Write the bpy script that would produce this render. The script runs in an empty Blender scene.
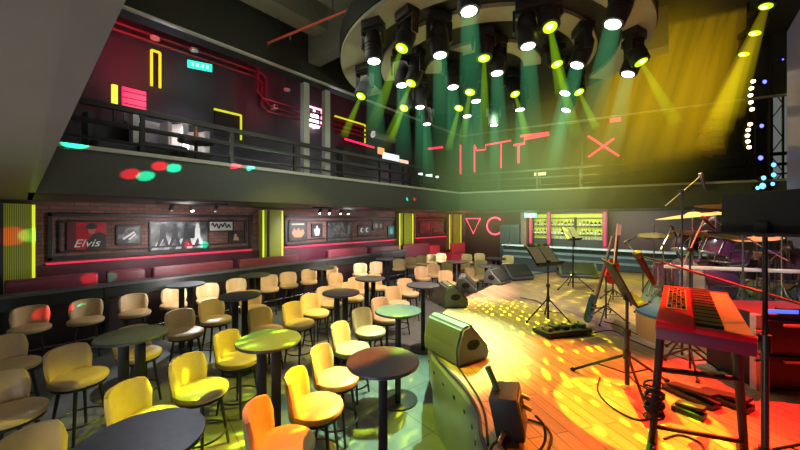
import bpy, bmesh, math, random
from mathutils import Vector, Matrix
random.seed(7)
C = bpy.context.scene.collection
PI = math.pi
# ------------------------------------------------------------------ camera model (800x450)
F, H, HY = 325.0, 2.2, 220.0
ANG = math.atan(280 / F); CA, SA = math.cos(ANG), math.sin(ANG)
def ray(px, py):
    a = (px - 400) / F; b = (HY - py) / F
    return Vector((CA*a - SA, SA*a + CA, b))
ORG = Vector((0, 0, H))
def atz(px, py, z): r = ray(px, py); return ORG + r*((z-H)/r.z)
def atx(px, py, X): r = ray(px, py); return ORG + r*(X/r.x)
def aty(px, py, Y): r = ray(px, py); return ORG + r*(Y/r.y)
def atd(px, py, d): return ORG + ray(px, py)*d
BO = Vector((-6.4, 10.9, 0)); BA = math.radians(12.1)
BU = Vector((math.cos(BA), math.sin(BA), 0)); BN = Vector((-math.sin(BA), math.cos(BA), 0))
def atb(px, py, n):
    r = ray(px, py); t = ((BO + BN*n - ORG).dot(BN))/r.dot(BN); return ORG + r*t

cam = bpy.data.cameras.new('camera'); co = bpy.data.objects.new('camera', cam); C.objects.link(co)
co.location = ORG; co.rotation_euler = (PI/2, 0, ANG)
cam.sensor_width = 36; cam.lens = F/800*36; cam.shift_y = -5/800; cam.clip_start = .02; cam.clip_end = 100
bpy.context.scene.camera = co

# ------------------------------------------------------------------ materials
MATS = {}
def nodes(m):
    m.use_nodes = True; return m.node_tree.nodes, m.node_tree.links
def mat(name, col, rough=.5, metal=0., emit=None, es=0., var=.12, scale=8., bump=0., coat=0.):
    if name in MATS: return MATS[name]
    m = bpy.data.materials.new(name); n, l = nodes(m); b = n['Principled BSDF']
    tc = n.new('ShaderNodeTexCoord'); no = n.new('ShaderNodeTexNoise'); no.inputs['Scale'].default_value = scale
    no.inputs['Detail'].default_value = 4
    l.new(tc.outputs['Object'], no.inputs['Vector'])
    mx = n.new('ShaderNodeMix'); mx.data_type = 'RGBA'
    mx.inputs[6].default_value = (*[c*(1-var) for c in col], 1); mx.inputs[7].default_value = (*[min(1, c*(1+var)) for c in col], 1)
    l.new(no.outputs['Fac'], mx.inputs[0]); l.new(mx.outputs[2], b.inputs['Base Color'])
    b.inputs['Roughness'].default_value = rough; b.inputs['Metallic'].default_value = metal
    if coat: b.inputs['Coat Weight'].default_value = coat
    if emit:
        b.inputs['Emission Color'].default_value = (*emit, 1); b.inputs['Emission Strength'].default_value = es
    if bump:
        bp = n.new('ShaderNodeBump'); bp.inputs['Strength'].default_value = bump; bp.inputs['Distance'].default_value = .01
        l.new(no.outputs['Fac'], bp.inputs['Height']); l.new(bp.outputs['Normal'], b.inputs['Normal'])
    MATS[name] = m; return m
def glow(name, col, s): return mat(name, tuple(min(1, c) for c in col), .4, 0, col, s, var=.02)

def mat_brick():
    m = bpy.data.materials.new('brick'); n, l = nodes(m); b = n['Principled BSDF']
    tc = n.new('ShaderNodeTexCoord'); sp = n.new('ShaderNodeSeparateXYZ'); cb = n.new('ShaderNodeCombineXYZ')
    l.new(tc.outputs['Object'], sp.inputs[0]); l.new(sp.outputs['Y'], cb.inputs['X']); l.new(sp.outputs['Z'], cb.inputs['Y'])
    br = n.new('ShaderNodeTexBrick'); br.inputs['Scale'].default_value = 1
    br.inputs['Brick Width'].default_value = .22; br.inputs['Row Height'].default_value = .075; br.inputs['Mortar Size'].default_value = .008
    br.inputs['Color1'].default_value = (.22, .095, .075, 1); br.inputs['Color2'].default_value = (.13, .06, .05, 1); br.inputs['Mortar'].default_value = (.07, .055, .05, 1)
    l.new(cb.outputs[0], br.inputs['Vector']); l.new(br.outputs['Color'], b.inputs['Base Color'])
    bp = n.new('ShaderNodeBump'); bp.inputs['Strength'].default_value = .5; bp.invert = True
    l.new(br.outputs['Fac'], bp.inputs['Height']); l.new(bp.outputs['Normal'], b.inputs['Normal'])
    b.inputs['Roughness'].default_value = .8
    return m
def mat_planks():
    m = bpy.data.materials.new('oak_deck'); n, l = nodes(m); b = n['Principled BSDF']
    tc = n.new('ShaderNodeTexCoord'); mp = n.new('ShaderNodeMapping'); mp.inputs['Rotation'].default_value = (0, 0, math.radians(35))
    l.new(tc.outputs['Object'], mp.inputs[0])
    br = n.new('ShaderNodeTexBrick'); br.inputs['Scale'].default_value = 1
    br.inputs['Brick Width'].default_value = .9; br.inputs['Row Height'].default_value = .1; br.inputs['Mortar Size'].default_value = .0035
    br.inputs['Color1'].default_value = (.50, .33, .19, 1); br.inputs['Color2'].default_value = (.36, .22, .12, 1); br.inputs['Mortar'].default_value = (.12, .07, .04, 1)
    l.new(mp.outputs[0], br.inputs['Vector'])
    mp2 = n.new('ShaderNodeMapping'); mp2.inputs['Scale'].default_value = (1.5, 30, 1); l.new(mp.outputs[0], mp2.inputs[0])
    no = n.new('ShaderNodeTexNoise'); no.inputs['Scale'].default_value = 2; no.inputs['Detail'].default_value = 5; l.new(mp2.outputs[0], no.inputs[0])
    mx = n.new('ShaderNodeMix'); mx.data_type = 'RGBA'; mx.blend_type = 'MULTIPLY'; mx.inputs[0].default_value = .6
    rp = n.new('ShaderNodeMapRange'); rp.inputs[1].default_value = .3; rp.inputs[2].default_value = .7; rp.inputs[3].default_value = .55; rp.inputs[4].default_value = 1.15
    l.new(no.outputs['Fac'], rp.inputs[0])
    l.new(br.outputs['Color'], mx.inputs[6]); l.new(rp.outputs[0], mx.inputs[7])
    l.new(mx.outputs[2], b.inputs['Base Color']); b.inputs['Roughness'].default_value = .42
    return m
def mat_tile():
    m = bpy.data.materials.new('stone_tile'); n, l = nodes(m); b = n['Principled BSDF']
    tc = n.new('ShaderNodeTexCoord'); mp = n.new('ShaderNodeMapping'); mp.inputs['Rotation'].default_value = (0, 0, math.radians(10))
    l.new(tc.outputs['Object'], mp.inputs[0])
    br = n.new('ShaderNodeTexBrick'); br.offset = 0.; br.inputs['Scale'].default_value = 1
    br.inputs['Brick Width'].default_value = .8; br.inputs['Row Height'].default_value = .8; br.inputs['Mortar Size'].default_value = .006
    br.inputs['Color1'].default_value = (.17, .18, .17, 1); br.inputs['Color2'].default_value = (.14, .15, .14, 1); br.inputs['Mortar'].default_value = (.06, .06, .06, 1)
    l.new(mp.outputs[0], br.inputs['Vector'])
    no = n.new('ShaderNodeTexNoise'); no.inputs['Scale'].default_value = 5; no.inputs['Detail'].default_value = 6; l.new(mp.outputs[0], no.inputs[0])
    mx = n.new('ShaderNodeMix'); mx.data_type = 'RGBA'; mx.blend_type = 'MULTIPLY'; mx.inputs[0].default_value = .6
    l.new(br.outputs['Color'], mx.inputs[6]); l.new(no.outputs['Fac'], mx.inputs[7]); l.new(mx.outputs[2], b.inputs['Base Color'])
    b.inputs['Roughness'].default_value = .32
    return m
def mat_ribs(name, c1, c2, axis='Y', freq=16., emit=.0):
    m = bpy.data.materials.new(name); n, l = nodes(m); b = n['Principled BSDF']
    tc = n.new('ShaderNodeTexCoord'); wv = n.new('ShaderNodeTexWave'); wv.bands_direction = axis
    wv.inputs['Scale'].default_value = freq/ (2*PI)*2; l.new(tc.outputs['Object'], wv.inputs['Vector'])
    mx = n.new('ShaderNodeMix'); mx.data_type = 'RGBA'; mx.inputs[6].default_value = (*c1, 1); mx.inputs[7].default_value = (*c2, 1)
    l.new(wv.outputs['Fac'], mx.inputs[0]); l.new(mx.outputs[2], b.inputs['Base Color'])
    l.new(mx.outputs[2], b.inputs['Emission Color']); b.inputs['Emission Strength'].default_value = emit
    b.inputs['Roughness'].default_value = .4
    return m
def mat_photo(name, cols, scale=6., seed=0., emit=0.):
    """a photographic print: blotches of a few tones"""
    m = bpy.data.materials.new(name); n, l = nodes(m); b = n['Principled BSDF']
    tc = n.new('ShaderNodeTexCoord'); mp = n.new('ShaderNodeMapping'); mp.inputs['Location'].default_value = (seed, seed*1.7, seed*.3)
    l.new(tc.outputs['Object'], mp.inputs[0])
    no = n.new('ShaderNodeTexNoise'); no.inputs['Scale'].default_value = scale; no.inputs['Detail'].default_value = 3; no.inputs['Distortion'].default_value = .8
    l.new(mp.outputs[0], no.inputs[0])
    rp = n.new('ShaderNodeValToRGB'); e = rp.color_ramp.elements
    rp.color_ramp.interpolation = 'EASE'
    e[0].position = .35; e[0].color = (*cols[0], 1); e[1].position = .68; e[1].color = (*cols[-1], 1)
    for i, c in enumerate(cols[1:-1]):
        k = e.new(.35 + .33*(i+1)/(len(cols)-1)); k.color = (*c, 1)
    l.new(no.outputs['Fac'], rp.inputs[0]); l.new(rp.outputs[0], b.inputs['Base Color']); b.inputs['Roughness'].default_value = .35
    return m
def mat_beam_glow(name, col, s, z0, z1, e0=0.):
    """lit haze: glows faintly through its depth, dying away from height z1 down to z0"""
    m = bpy.data.materials.new(name); n, l = nodes(m)
    n.remove(n['Principled BSDF']); v = n.new('ShaderNodeVolumePrincipled'); v.inputs['Density'].default_value = 0
    v.inputs['Emission Color'].default_value = (*col, 1)
    if z0 is None: v.inputs['Emission Strength'].default_value = s
    else:
        g = n.new('ShaderNodeNewGeometry'); sp = n.new('ShaderNodeSeparateXYZ'); mr = n.new('ShaderNodeMapRange')
        mr.interpolation_type = 'SMOOTHSTEP'
        mr.inputs[1].default_value = z0; mr.inputs[2].default_value = z1; mr.inputs[3].default_value = e0; mr.inputs[4].default_value = s
        l.new(g.outputs['Position'], sp.inputs[0]); l.new(sp.outputs['Z'], mr.inputs[0]); l.new(mr.outputs[0], v.inputs['Emission Strength'])
    l.new(v.outputs[0], n['Material Output'].inputs['Volume'])
    return m

BLACK = mat('black_metal', (.012, .012, .013), .38)
SATIN = mat('satin_black', (.02, .02, .021), .5)
RUBBER = mat('rubber', (.01, .01, .01), .7)
CHROME = mat('chrome', (.7, .7, .72), .18, 1.)
LEATHER = mat('beige_leather', (.52, .36, .19), .42, bump=.08, scale=14)
TABLE = mat('slate_laminate', (.062, .068, .078), .36, scale=20, var=.4)
CABINET = mat('speaker_paint', (.085, .095, .085), .5, bump=.2, scale=90)
GRILLE = mat('speaker_grille', (.02, .022, .02), .6, bump=.4, scale=120)
MAROON = mat('maroon_leather', (.15, .028, .042), .4, bump=.08, scale=10)
DARK = mat('charcoal_paint', (.03, .032, .03), .6)

# ------------------------------------------------------------------ mesh helpers
def new(): return bmesh.new()
def _xf(vs, M):
    for v in vs: v.co = M @ v.co
def box(bm, c, s, rot=None, bev=0., seg=2):
    t = bmesh.new(); bmesh.ops.create_cube(t, size=1)
    for v in t.verts: v.co = Vector((v.co.x*s[0], v.co.y*s[1], v.co.z*s[2]))
    if bev: bmesh.ops.bevel(t, geom=t.edges[:], offset=bev, segments=seg, affect='EDGES', profile=.6)
    M = Matrix.Translation(Vector(c)) @ (rot.to_4x4() if rot is not None else Matrix())
    _xf(t.verts, M); _merge(bm, t)
def _merge(bm, t):
    me = bpy.data.meshes.new('tmp'); t.to_mesh(me); t.free(); bm.from_mesh(me); bpy.data.meshes.remove(me)
def frame(d):
    d = d.normalized(); up = Vector((0, 0, 1)) if abs(d.z) < .95 else Vector((1, 0, 0))
    x = up.cross(d).normalized(); return x, d.cross(x).normalized(), d
def cyl(bm, p0, p1, r0, r1=None, seg=12, cap=True):
    r1 = r0 if r1 is None else r1; p0, p1 = Vector(p0), Vector(p1); x, y, d = frame(p1-p0)
    A = [bm.verts.new(p0 + (x*math.cos(2*PI*i/seg) + y*math.sin(2*PI*i/seg))*r0) for i in range(seg)]
    B = [bm.verts.new(p1 + (x*math.cos(2*PI*i/seg) + y*math.sin(2*PI*i/seg))*r1) for i in range(seg)]
    for i in range(seg): j = (i+1) % seg; bm.faces.new((A[i], A[j], B[j], B[i]))
    if cap: bm.faces.new(A[::-1]); bm.faces.new(B)
def tube(bm, pts, r, seg=8, closed=False):
    pts = [Vector(p) for p in pts]; n = len(pts); rings = []
    for i, p in enumerate(pts):
        a = pts[(i-1) % n] if (closed or i > 0) else p; b = pts[(i+1) % n] if (closed or i < n-1) else p
        x, y, d = frame(b-a); rr = r[i] if isinstance(r, (list, tuple)) else r
        rings.append([bm.verts.new(p + (x*math.cos(2*PI*k/seg) + y*math.sin(2*PI*k/seg))*rr) for k in range(seg)])
    for i in range(n if closed else n-1):
        A, B = rings[i], rings[(i+1) % n]
        for k in range(seg): j = (k+1) % seg; bm.faces.new((A[k], A[j], B[j], B[k]))
    if not closed: bm.faces.new(rings[0][::-1]); bm.faces.new(rings[-1])
def lathe(bm, prof, seg=24, M=None):
    """prof: (r,z) from the bottom up"""
    rings = []; new_v = []
    for r, z in prof:
        if r < 1e-5: v = bm.verts.new((0, 0, z)); rings.append([v]); new_v.append(v)
        else:
            R = [bm.verts.new((r*math.cos(2*PI*i/seg), r*math.sin(2*PI*i/seg), z)) for i in range(seg)]; rings.append(R); new_v += R
    for A, B in zip(rings, rings[1:]):
        for i in range(seg):
            j = (i+1) % seg
            if len(A) == 1 and len(B) == 1: continue
            if len(A) == 1: bm.faces.new((A[0], B[j], B[i]))
            elif len(B) == 1: bm.faces.new((A[i], A[j], B[0]))
            else: bm.faces.new((A[i], A[j], B[j], B[i]))
    if len(rings[0]) > 1: bm.faces.new(rings[0][::-1])
    if len(rings[-1]) > 1: bm.faces.new(rings[-1])
    if M is not None: _xf(new_v, M)
def prism(bm, poly, z0, z1, M=None):
    A = [bm.verts.new((x, y, z0)) for x, y in poly]; B = [bm.verts.new((x, y, z1)) for x, y in poly]; n = len(poly)
    for i in range(n): j = (i+1) % n; bm.faces.new((A[i], A[j], B[j], B[i]))
    bm.faces.new(A[::-1]); bm.faces.new(B)
    if M is not None: _xf(A+B, M)
def obj(name, bm, m, parent=None, smooth=True, loc=None):
    bmesh.ops.recalc_face_normals(bm, faces=bm.faces[:])
    me = bpy.data.meshes.new(name); bm.to_mesh(me); bm.free()
    if smooth:
        for p in me.polygons: p.use_smooth = True
        me.set_sharp_from_angle(angle=math.radians(38))
    me.materials.append(m); o = bpy.data.objects.new(name, me); C.objects.link(o)
    if parent is not None: o.parent = parent
    if loc is not None: o.location = loc
    return o
def tag(o, label, cat, group=None, kind=None):
    o['label'] = label; o['category'] = cat
    if group: o['group'] = group
    if kind: o['kind'] = kind
    return o
def thing(name, label, cat, loc=(0, 0, 0), rotz=0., group=None):
    o = bpy.data.objects.new(name, None); C.objects.link(o); o.empty_display_size = .05
    o.location = loc; o.rotation_euler = (0, 0, rotz); return tag(o, label, cat, group)
def struct(name, bm, m, smooth=False):
    o = obj(name, bm, m, None, smooth); o['kind'] = 'structure'; return o
def dup(root, loc, rotz, label, group=None):
    r = root.copy(); C.objects.link(r); r.location = loc; r.rotation_euler = (0, 0, rotz); r['label'] = label
    if group: r['group'] = group
    for ch in list(root.children):
        c = ch.copy(); C.objects.link(c); c.parent = r
        for g in list(ch.children):
            d = g.copy(); C.objects.link(d); d.parent = c
    return r
ORD = ['first', 'second', 'third', 'fourth', 'fifth', 'sixth', 'seventh', 'eighth', 'ninth', 'tenth', 'eleventh', 'twelfth', 'thirteenth', 'fourteenth',
       'fifteenth', 'sixteenth', 'seventeenth', 'eighteenth', 'nineteenth', 'twentieth', 'twenty-first', 'twenty-second', 'twenty-third', 'twenty-fourth', 'twenty-fifth', 'twenty-sixth', 'twenty-seventh', 'twenty-eighth', 'twenty-ninth', 'thirtieth']
def Rz(a): return Matrix.Rotation(a, 3, 'Z')
def Ry(a): return Matrix.Rotation(a, 3, 'Y')
def Rx(a): return Matrix.Rotation(a, 3, 'X')
def arc(cx, cy, r, a0, a1, n): return [(cx + r*math.cos(a0+(a1-a0)*i/n), cy + r*math.sin(a0+(a1-a0)*i/n)) for i in range(n+1)]
def catmull(P, n=6):
    P = [Vector(p) for p in P]; out = []
    for i in range(len(P)-1):
        p0 = P[max(i-1, 0)]; p1 = P[i]; p2 = P[i+1]; p3 = P[min(i+2, len(P)-1)]
        for k in range(n):
            t = k/n
            out.append(.5*((2*p1) + (p2-p0)*t + (2*p0-5*p1+4*p2-p3)*t*t + (3*p1-p0-3*p2+p3)*t**3))
    out.append(P[-1]); return out

# ================================================================== THE ROOM
ZB = 2.56      # underside of the balcony
ZF = 3.2       # balcony floor
LX = -9.0      # lower left wall
BY = 16.0      # lower back wall
SZ = .81       # stage height
b = new(); box(b, (-2.5, 6.5, -.05), (15, 21, .1)); struct('floor', b, mat_tile())
b = new(); box(b, (LX-.06, 7, 1.28), (.12, 19, 2.56)); struct('wall_left', b, mat_brick())
b = new(); box(b, (-3, BY+.06, 1.3), (12.2, .12, 2.6)); struct('wall_back', b, mat('back_wall_red', (.06, .022, .022), .5))
b = new(); box(b, (2.72, 6.5, 3.1), (.12, 19.2, 6.2)); struct('wall_right', b, mat('backdrop', (.014, .008, .008), .85))
CEIL = mat('ceiling_paint', (.02, .021, .018), .8)
b = new(); box(b, (-3.3, 6.5, 7.06), (12.8, 21, .12)); struct('ceiling', b, CEIL)
for x, y, sx, sy, zb_, k in ((-5.85, 5.0, .45, 10.6, 6.2, 1), (-4.75, 5.0, .5, 10.6, 6.2, 2), (-5.4, 4.35, 1.9, .3, 5.75, 3), (-3.2, 9.6, 6, .45, 6.1, 4)):
    b = new(); box(b, (x, y, (zb_+7)/2), (sx, sy, 7-zb_)); struct('trim_beam_%d' % k, b, mat('beam_paint', (.17, .165, .13), .7))
# balcony slabs, each with its fascia, pale edge strip and lower ceiling
FAS = mat('fascia_paint', (.055, .058, .054), .55)
EDGE = mat('edge_strip', (.42, .42, .38), .4)
SOF = mat('soffit_laminate', (.12, .115, .105), .4, var=.15, scale=2)
b = new(); box(b, (-7.96, 5.5, (ZB+ZF)/2), (3.12, 10.9, ZF-ZB)); struct('floor_balcony_left', b, FAS)
b = new(); box(b, (-6.40, 5.5, 3.23), (.06, 10.9, .06)); struct('trim_edge_left', b, EDGE)
L = 9.3
def bbox(name, u0, u1, n0, n1, z0, z1, m):
    b = new(); P = [BO + BU*u0 + BN*n0, BO + BU*u1 + BN*n0, BO + BU*u1 + BN*n1, BO + BU*u0 + BN*n1]
    prism(b, [(p.x, p.y) for p in P], z0, z1); return struct(name, b, m)
bbox('floor_balcony_back', -2.6, L, 0, 6.2, ZB, ZF, FAS)
bbox('trim_edge_back', .03, L, -.03, .03, ZF, 3.26, EDGE)
b = new(); box(b, (-2.0, -1.447, (ZB+ZF)/2), (14, 3.0, ZF-ZB)); struct('floor_balcony_near', b, SOF)
b = new(); box(b, (-2.0, .0815, (ZB+3.26)/2), (14, .057, 3.26-ZB)); struct('trim_edge_near', b, mat('soffit_edge', (.11, .11, .102), .35, var=.15, scale=2))
# upper level
UPW = mat('upper_wall', (.045, .042, .055), .6)
b = new(); box(b, (-9.56, 6.5, 5.1), (.12, 19, 3.8)); struct('wall_balcony_left', b, UPW)
b = new(); box(b, (-6.58, 5.75, 6.22), (.34, 10.5, 1.56)); struct('wall_bulkhead_left', b, mat('bulkhead_dark', (.012, .013, .011), .8))
b = new(); box(b, (-6.43, 5.75, 5.45), (.08, 10.5, .03)); struct('trim_bulkhead_left', b, EDGE)
bbox('wall_balcony_back', -3.4, L, 2.4, 2.5, ZF, 7.0, mat('upper_back_wall', (.04, .045, .035), .7))
bbox('wall_bulkhead_back', .03, L, 0, .06, 5.4, 7.0, CEIL)
bbox('trim_bulkhead_back', .03, L, -.03, .08, 5.38, 5.43, mat('bulkhead_edge', (.3, .3, .24), .5))

# yellow lit ribbed wall columns
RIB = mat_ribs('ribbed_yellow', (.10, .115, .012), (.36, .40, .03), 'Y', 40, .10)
YLED = glow('yellow_led', (.70, .78, .03), .75)
def column(px0, px1, label, inner=True):
    y0 = atx(px0, 220, LX+.2).y; y1 = atx(px1, 220, LX+.2).y
    t = thing('ribbed_column', label, 'column', (LX+.11, (y0+y1)/2, 0), 0, 'yellow lit ribbed columns on the left wall')
    w = y1-y0
    b = new(); box(b, (0, 0, 1.6), (.2, w, 1.78), bev=.01); obj('panel', b, RIB, t, False)
    for s in (-1, 1):
        b = new(); box(b, (.105, s*(w/2-.03), 1.6), (.02, .04, 1.74)); obj('light_strip', b, YLED, t, False)
    b = new(); box(b, (0, 0, .355), (.22, w+.06, .7)); obj('plinth', b, DARK, t, False)
    if inner:
        b = new(); box(b, (.11, -w*.22, 1.6), (.02, .06, 1.76)); obj('seam_cover', b, BLACK, t, False)
column(-14, 36, 'yellow ribbed lit column at the far left edge, beside the brick wall')
column(262, 283, 'yellow lit ribbed column between the two long picture panels')
column(399, 413, 'yellow lit ribbed column right of the second picture panel')
column(449, 461, 'yellow lit ribbed column in the far corner beside the red triangle sign')

# picture panels: moulding frames on the brick, red light strips under them
MOULD = mat('moulding_black', (.02, .016, .016), .5)
RLED = glow('red_led', (.8, .03, .09), .55)
def wy(px): return atx(px, 220, LX+.03).y
for k, (a, c) in enumerate(((50, 250), (286, 396), (417, 446))):
    y0, y1 = wy(a), wy(c); zt, zb = 2.30, 1.46
    for f, (i, t) in enumerate(((0, .07), (.13, .04))):
        b = new()
        for z in (zt-i, zb+i): box(b, (LX+.025, (y0+y1)/2, z), (.05, y1-y0-2*i+t, t), bev=.008)
        for y in (y0+i, y1-i): box(b, (LX+.025, y, (zt+zb)/2), (.05, t, zt-zb-2*i+t), bev=.008)
        struct('trim_moulding_%d' % (k*2+f+1), b, MOULD)
    b = new(); box(b, (LX+.03, (y0+y1)/2, 1.375), (.05, y1-y0+.1, .035))
    tag(obj('neon_strip', b, RLED, None, False), ['red light strip under the first picture panel at left', 'red light strip under the middle picture panel', 'red light strip under the short far picture panel'][k], 'light strip', 'red wall light strips')
b = new(); box(b, (LX+.02, 8, .67), (.04, 16, 1.34)); struct('trim_wainscot', b, mat('wainscot', (.09, .02, .032), .45, scale=3))

# pictures on the brick wall
WHITE = mat('paper_white', (.62, .62, .6), .5); INK = mat('ink_black', (.015, .015, .016), .5)
def pic(px0, px1, py0, py1, m, label, border=True):
    p0 = atx(px0, py0, LX+.04); p1 = atx(px1, py1, LX+.04); y0, y1, zt, zb = p0.y, p1.y, p0.z, (atx((px0+px1)/2, py1, LX+.04)).z
    zt = atx((px0+px1)/2, py0, LX+.04).z
    t = thing('wall_picture', label, 'picture', (LX+.002, (y0+y1)/2, (zt+zb)/2), 0, 'pictures on the brick wall')
    w, h = y1-y0, zt-zb
    b = new(); box(b, (.02, 0, 0), (.036, w, h), bev=.004); obj('print', b, m, t, False)
    if border:
        b = new()
        for s in (-1, 1): box(b, (.024, 0, s*h/2), (.045, w+.03, .03)); box(b, (.024, s*w/2, 0), (.045, .03, h+.03))
        obj('picture_frame', b, MOULD, t, False)
    return t, w, h
def flat(t, polys, m, name, x=.041):
    b = new()
    for k, pl in enumerate(polys):
        vs = [b.verts.new((x+.0012*k, y, z)) for y, z in pl]; b.faces.new(vs)
    return obj(name, b, m, t, False)
def ell(cy, cz, ry, rz, n=18, a=0): return [(cy + ry*math.cos(2*PI*i/n)*math.cos(a) - rz*math.sin(2*PI*i/n)*math.sin(a), cz + ry*math.cos(2*PI*i/n)*math.sin(a) + rz*math.sin(2*PI*i/n)*math.cos(a)) for i in range(n)]
t, w, h = pic(67, 106, 221, 249, mat_photo('red_print', [(.16, .008, .015), (.4, .015, .03), (.5, .02, .04)], 2.2, 3), 'red print of a dark haired singer with white script lettering', False)
flat(t, [ell(.12*w, .18*h, .10*w, .17*h)], mat('print_skin', (.5, .10, .10), .5), 'face', .0405)
flat(t, [ell(.12*w, .31*h, .15*w, .11*h), [(w*.0, -.5*h), (w*.5, -.5*h), (w*.5, -.02*h), (w*.32, .1*h), (w*.14, .02*h), (w*.02, -.2*h)]], INK, 'figure')
flat(t, [[(-.5*w, -.5*h), (-.28*w, -.5*h), (-.28*w, .45*h), (-.5*w, .45*h)]], mat('print_shadow', (.10, .01, .02), .5), 'shadow_band', .0402)
tx = bpy.data.curves.new('lettering', 'FONT'); tx.body = 'Elvis'; tx.size = .26*h*1.5; tx.shear = .35; tx.extrude = .001; tx.align_x = 'CENTER'
to = bpy.data.objects.new('lettering', tx); C.objects.link(to); to.parent = t; to.location = (.046, -.02*w, -.42*h); to.rotation_euler = (PI/2, 0, PI/2); tx.materials.append(WHITE)
me_ = bpy.data.meshes.new_from_object(to.evaluated_get(bpy.context.evaluated_depsgraph_get())); lt = bpy.data.objects.new('lettering', me_); C.objects.link(lt); lt.parent = t; lt.location = to.location; lt.rotation_euler = to.rotation_euler; bpy.data.objects.remove(to)
t, w, h = pic(117, 141, 226, 243.5, mat_photo('dark_print_a', [(.01, .012, .014), (.03, .035, .04), (.16, .18, .19)], 5, 9), 'small dark picture right of the red singer print')
flat(t, [[(-.3*w, -.2*h), (-.22*w, -.28*h), (.25*w, .12*h), (.2*w, .2*h)], [(-.05*w, -.25*h), (.02*w, -.3*h), (.3*w, .0), (.26*w, .08*h)]], WHITE, 'signature')
t, w, h = pic(150, 208, 221, 249.5, mat_photo('grey_print', [(.015, .016, .018), (.06, .065, .07), (.22, .23, .24)], 3.0, 4), 'large black and white street photo of striding figures')
flat(t, [[(-.5*w+.2*w*k, -.5*h), (-.40*w+.2*w*k, -.5*h), (-.28*w+.17*w*k, -.12*h), (-.34*w+.17*w*k, -.12*h)] for k in range(5)], mat('print_grey', (.38, .39, .4), .5), 'stripe_band')
for k in range(4):
    y = (-.3+.2*k)*w
    flat(t, [ell(y, .33*h, .035*w, .09*h, 12), [(y-.05*w, -.02*h), (y+.05*w, -.02*h), (y+.045*w, .26*h), (y-.045*w, .26*h)], [(y-.10*w, -.34*h), (y-.06*w, -.36*h), (y+.03*w, .0), (y-.04*w, .0)], [(y+.05*w, -.36*h), (y+.10*w, -.34*h), (y+.045*w, .0), (y-.01*w, .0)]], WHITE if k == 3 else INK, 'figure', .0455)
t, w, h = pic(209, 233, 220, 231, mat('card_white', (.5, .5, .49), .5), 'white card with black flowing script at upper right of panel')
b = new(); tube(b, [(.044, (-.4+.8*i/40)*w, (.18*math.sin(i*.75)+.08*math.sin(i*.31))*h) for i in range(41)], .016, 6); obj('script_line', b, INK, t)
t, w, h = pic(229, 243, 231, 242.5, mat_photo('dark_print_b', [(.012, .01, .012), (.03, .02, .02), (.06, .03, .03)], 4, 2), 'small dark picture below the white script card')
flat(t, [ell(-.05*w, .1*h, .1*w, .16*h), [(-.2*w, -.3*h), (.2*w, -.32*h), (.14*w, .0), (-.14*w, .0)]], mat('print_pink', (.42, .25, .22), .5), 'figure')
t, w, h = pic(289, 306.5, 222, 240.5, mat_photo('dark_print_c', [(.012, .012, .012), (.035, .03, .025)], 4, 5), 'dark poster with orange splash left in second panel')
flat(t, [[(-.35*w, -.1*h), (-.2*w, -.32*h), (.2*w, -.34*h), (.38*w, -.1*h), (.28*w, .12*h), (.12*w, .0), (.05*w, .2*h), (-.1*w, .02*h), (-.22*w, .18*h)]], mat('print_orange', (.5, .17, .08), .5), 'splash')
flat(t, [[(-.36*w, .34*h), (.36*w, .34*h), (.36*w, .42*h), (-.36*w, .42*h)]], mat('print_sand', (.36, .3, .2), .5), 'title_band')
t, w, h = pic(312, 322, 224, 236.5, mat_photo('dark_print_d', [(.012, .012, .014), (.05, .05, .05)], 5, 6), 'small dark picture with one pale standing figure')
flat(t, [ell(0, .26*h, .1*w, .1*h), [(-.2*w, -.42*h), (.2*w, -.42*h), (.3*w, .08*h), (.12*w, .16*h), (-.12*w, .16*h), (-.3*w, .06*h)]], mat('print_pale', (.42, .42, .4), .5), 'figure')
pic(327.5, 352, 222, 240.5, mat_photo('dark_print_e', [(.02, .022, .022), (.06, .062, .06), (.16, .16, .15)], 4.5, 8), 'wide grey group photo in the second panel')
t, w, h = pic(358, 371, 225.5, 234.5, mat('print_plain', (.07, .05, .05), .5), 'dark board with two pale crescents')
for s in (-1, 1):
    flat(t, [arc(s*.2*w, 0, .26*h, .9, 5.4, 12) + arc(s*.2*w+.05*w, 0, .16*h, 5.2, 1.1, 12)], WHITE, 'crescent')
t, w, h = pic(373, 384, 222, 229.5, mat_photo('dark_print_f', [(.015, .015, .015), (.06, .06, .055)], 5, 12), 'small dark picture of two faces high in second panel')
flat(t, [ell(-.2*w, 0, .13*w, .3*h), ell(.2*w, 0, .13*w, .3*h)], mat('print_face', (.3, .26, .22), .5), 'face')
t, w, h = pic(388, 394.5, 226, 236, mat('print_teal', (.03, .26, .26), .5), 'narrow teal picture at right end of second panel')
flat(t, [ell(0, .0, .22*w, .28*h)], mat('print_teal_light', (.2, .5, .48), .5), 'oval_figure')
t, w, h = pic(420, 430.5, 222.5, 234.5, mat_photo('dark_print_g', [(.02, .012, .012), (.10, .05, .04)], 3, 1), 'dark red picture in the short far panel')
flat(t, [ell(-.1*w, .1*h, .14*w, .2*h), ell(.22*w, .2*h, .1*w, .14*h)], mat('print_face'), 'face') if False else None
pic(433, 438, 229, 233.5, mat('print_brown', (.16, .07, .05), .5), 'tiny brown picture at right of the far panel')

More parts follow.
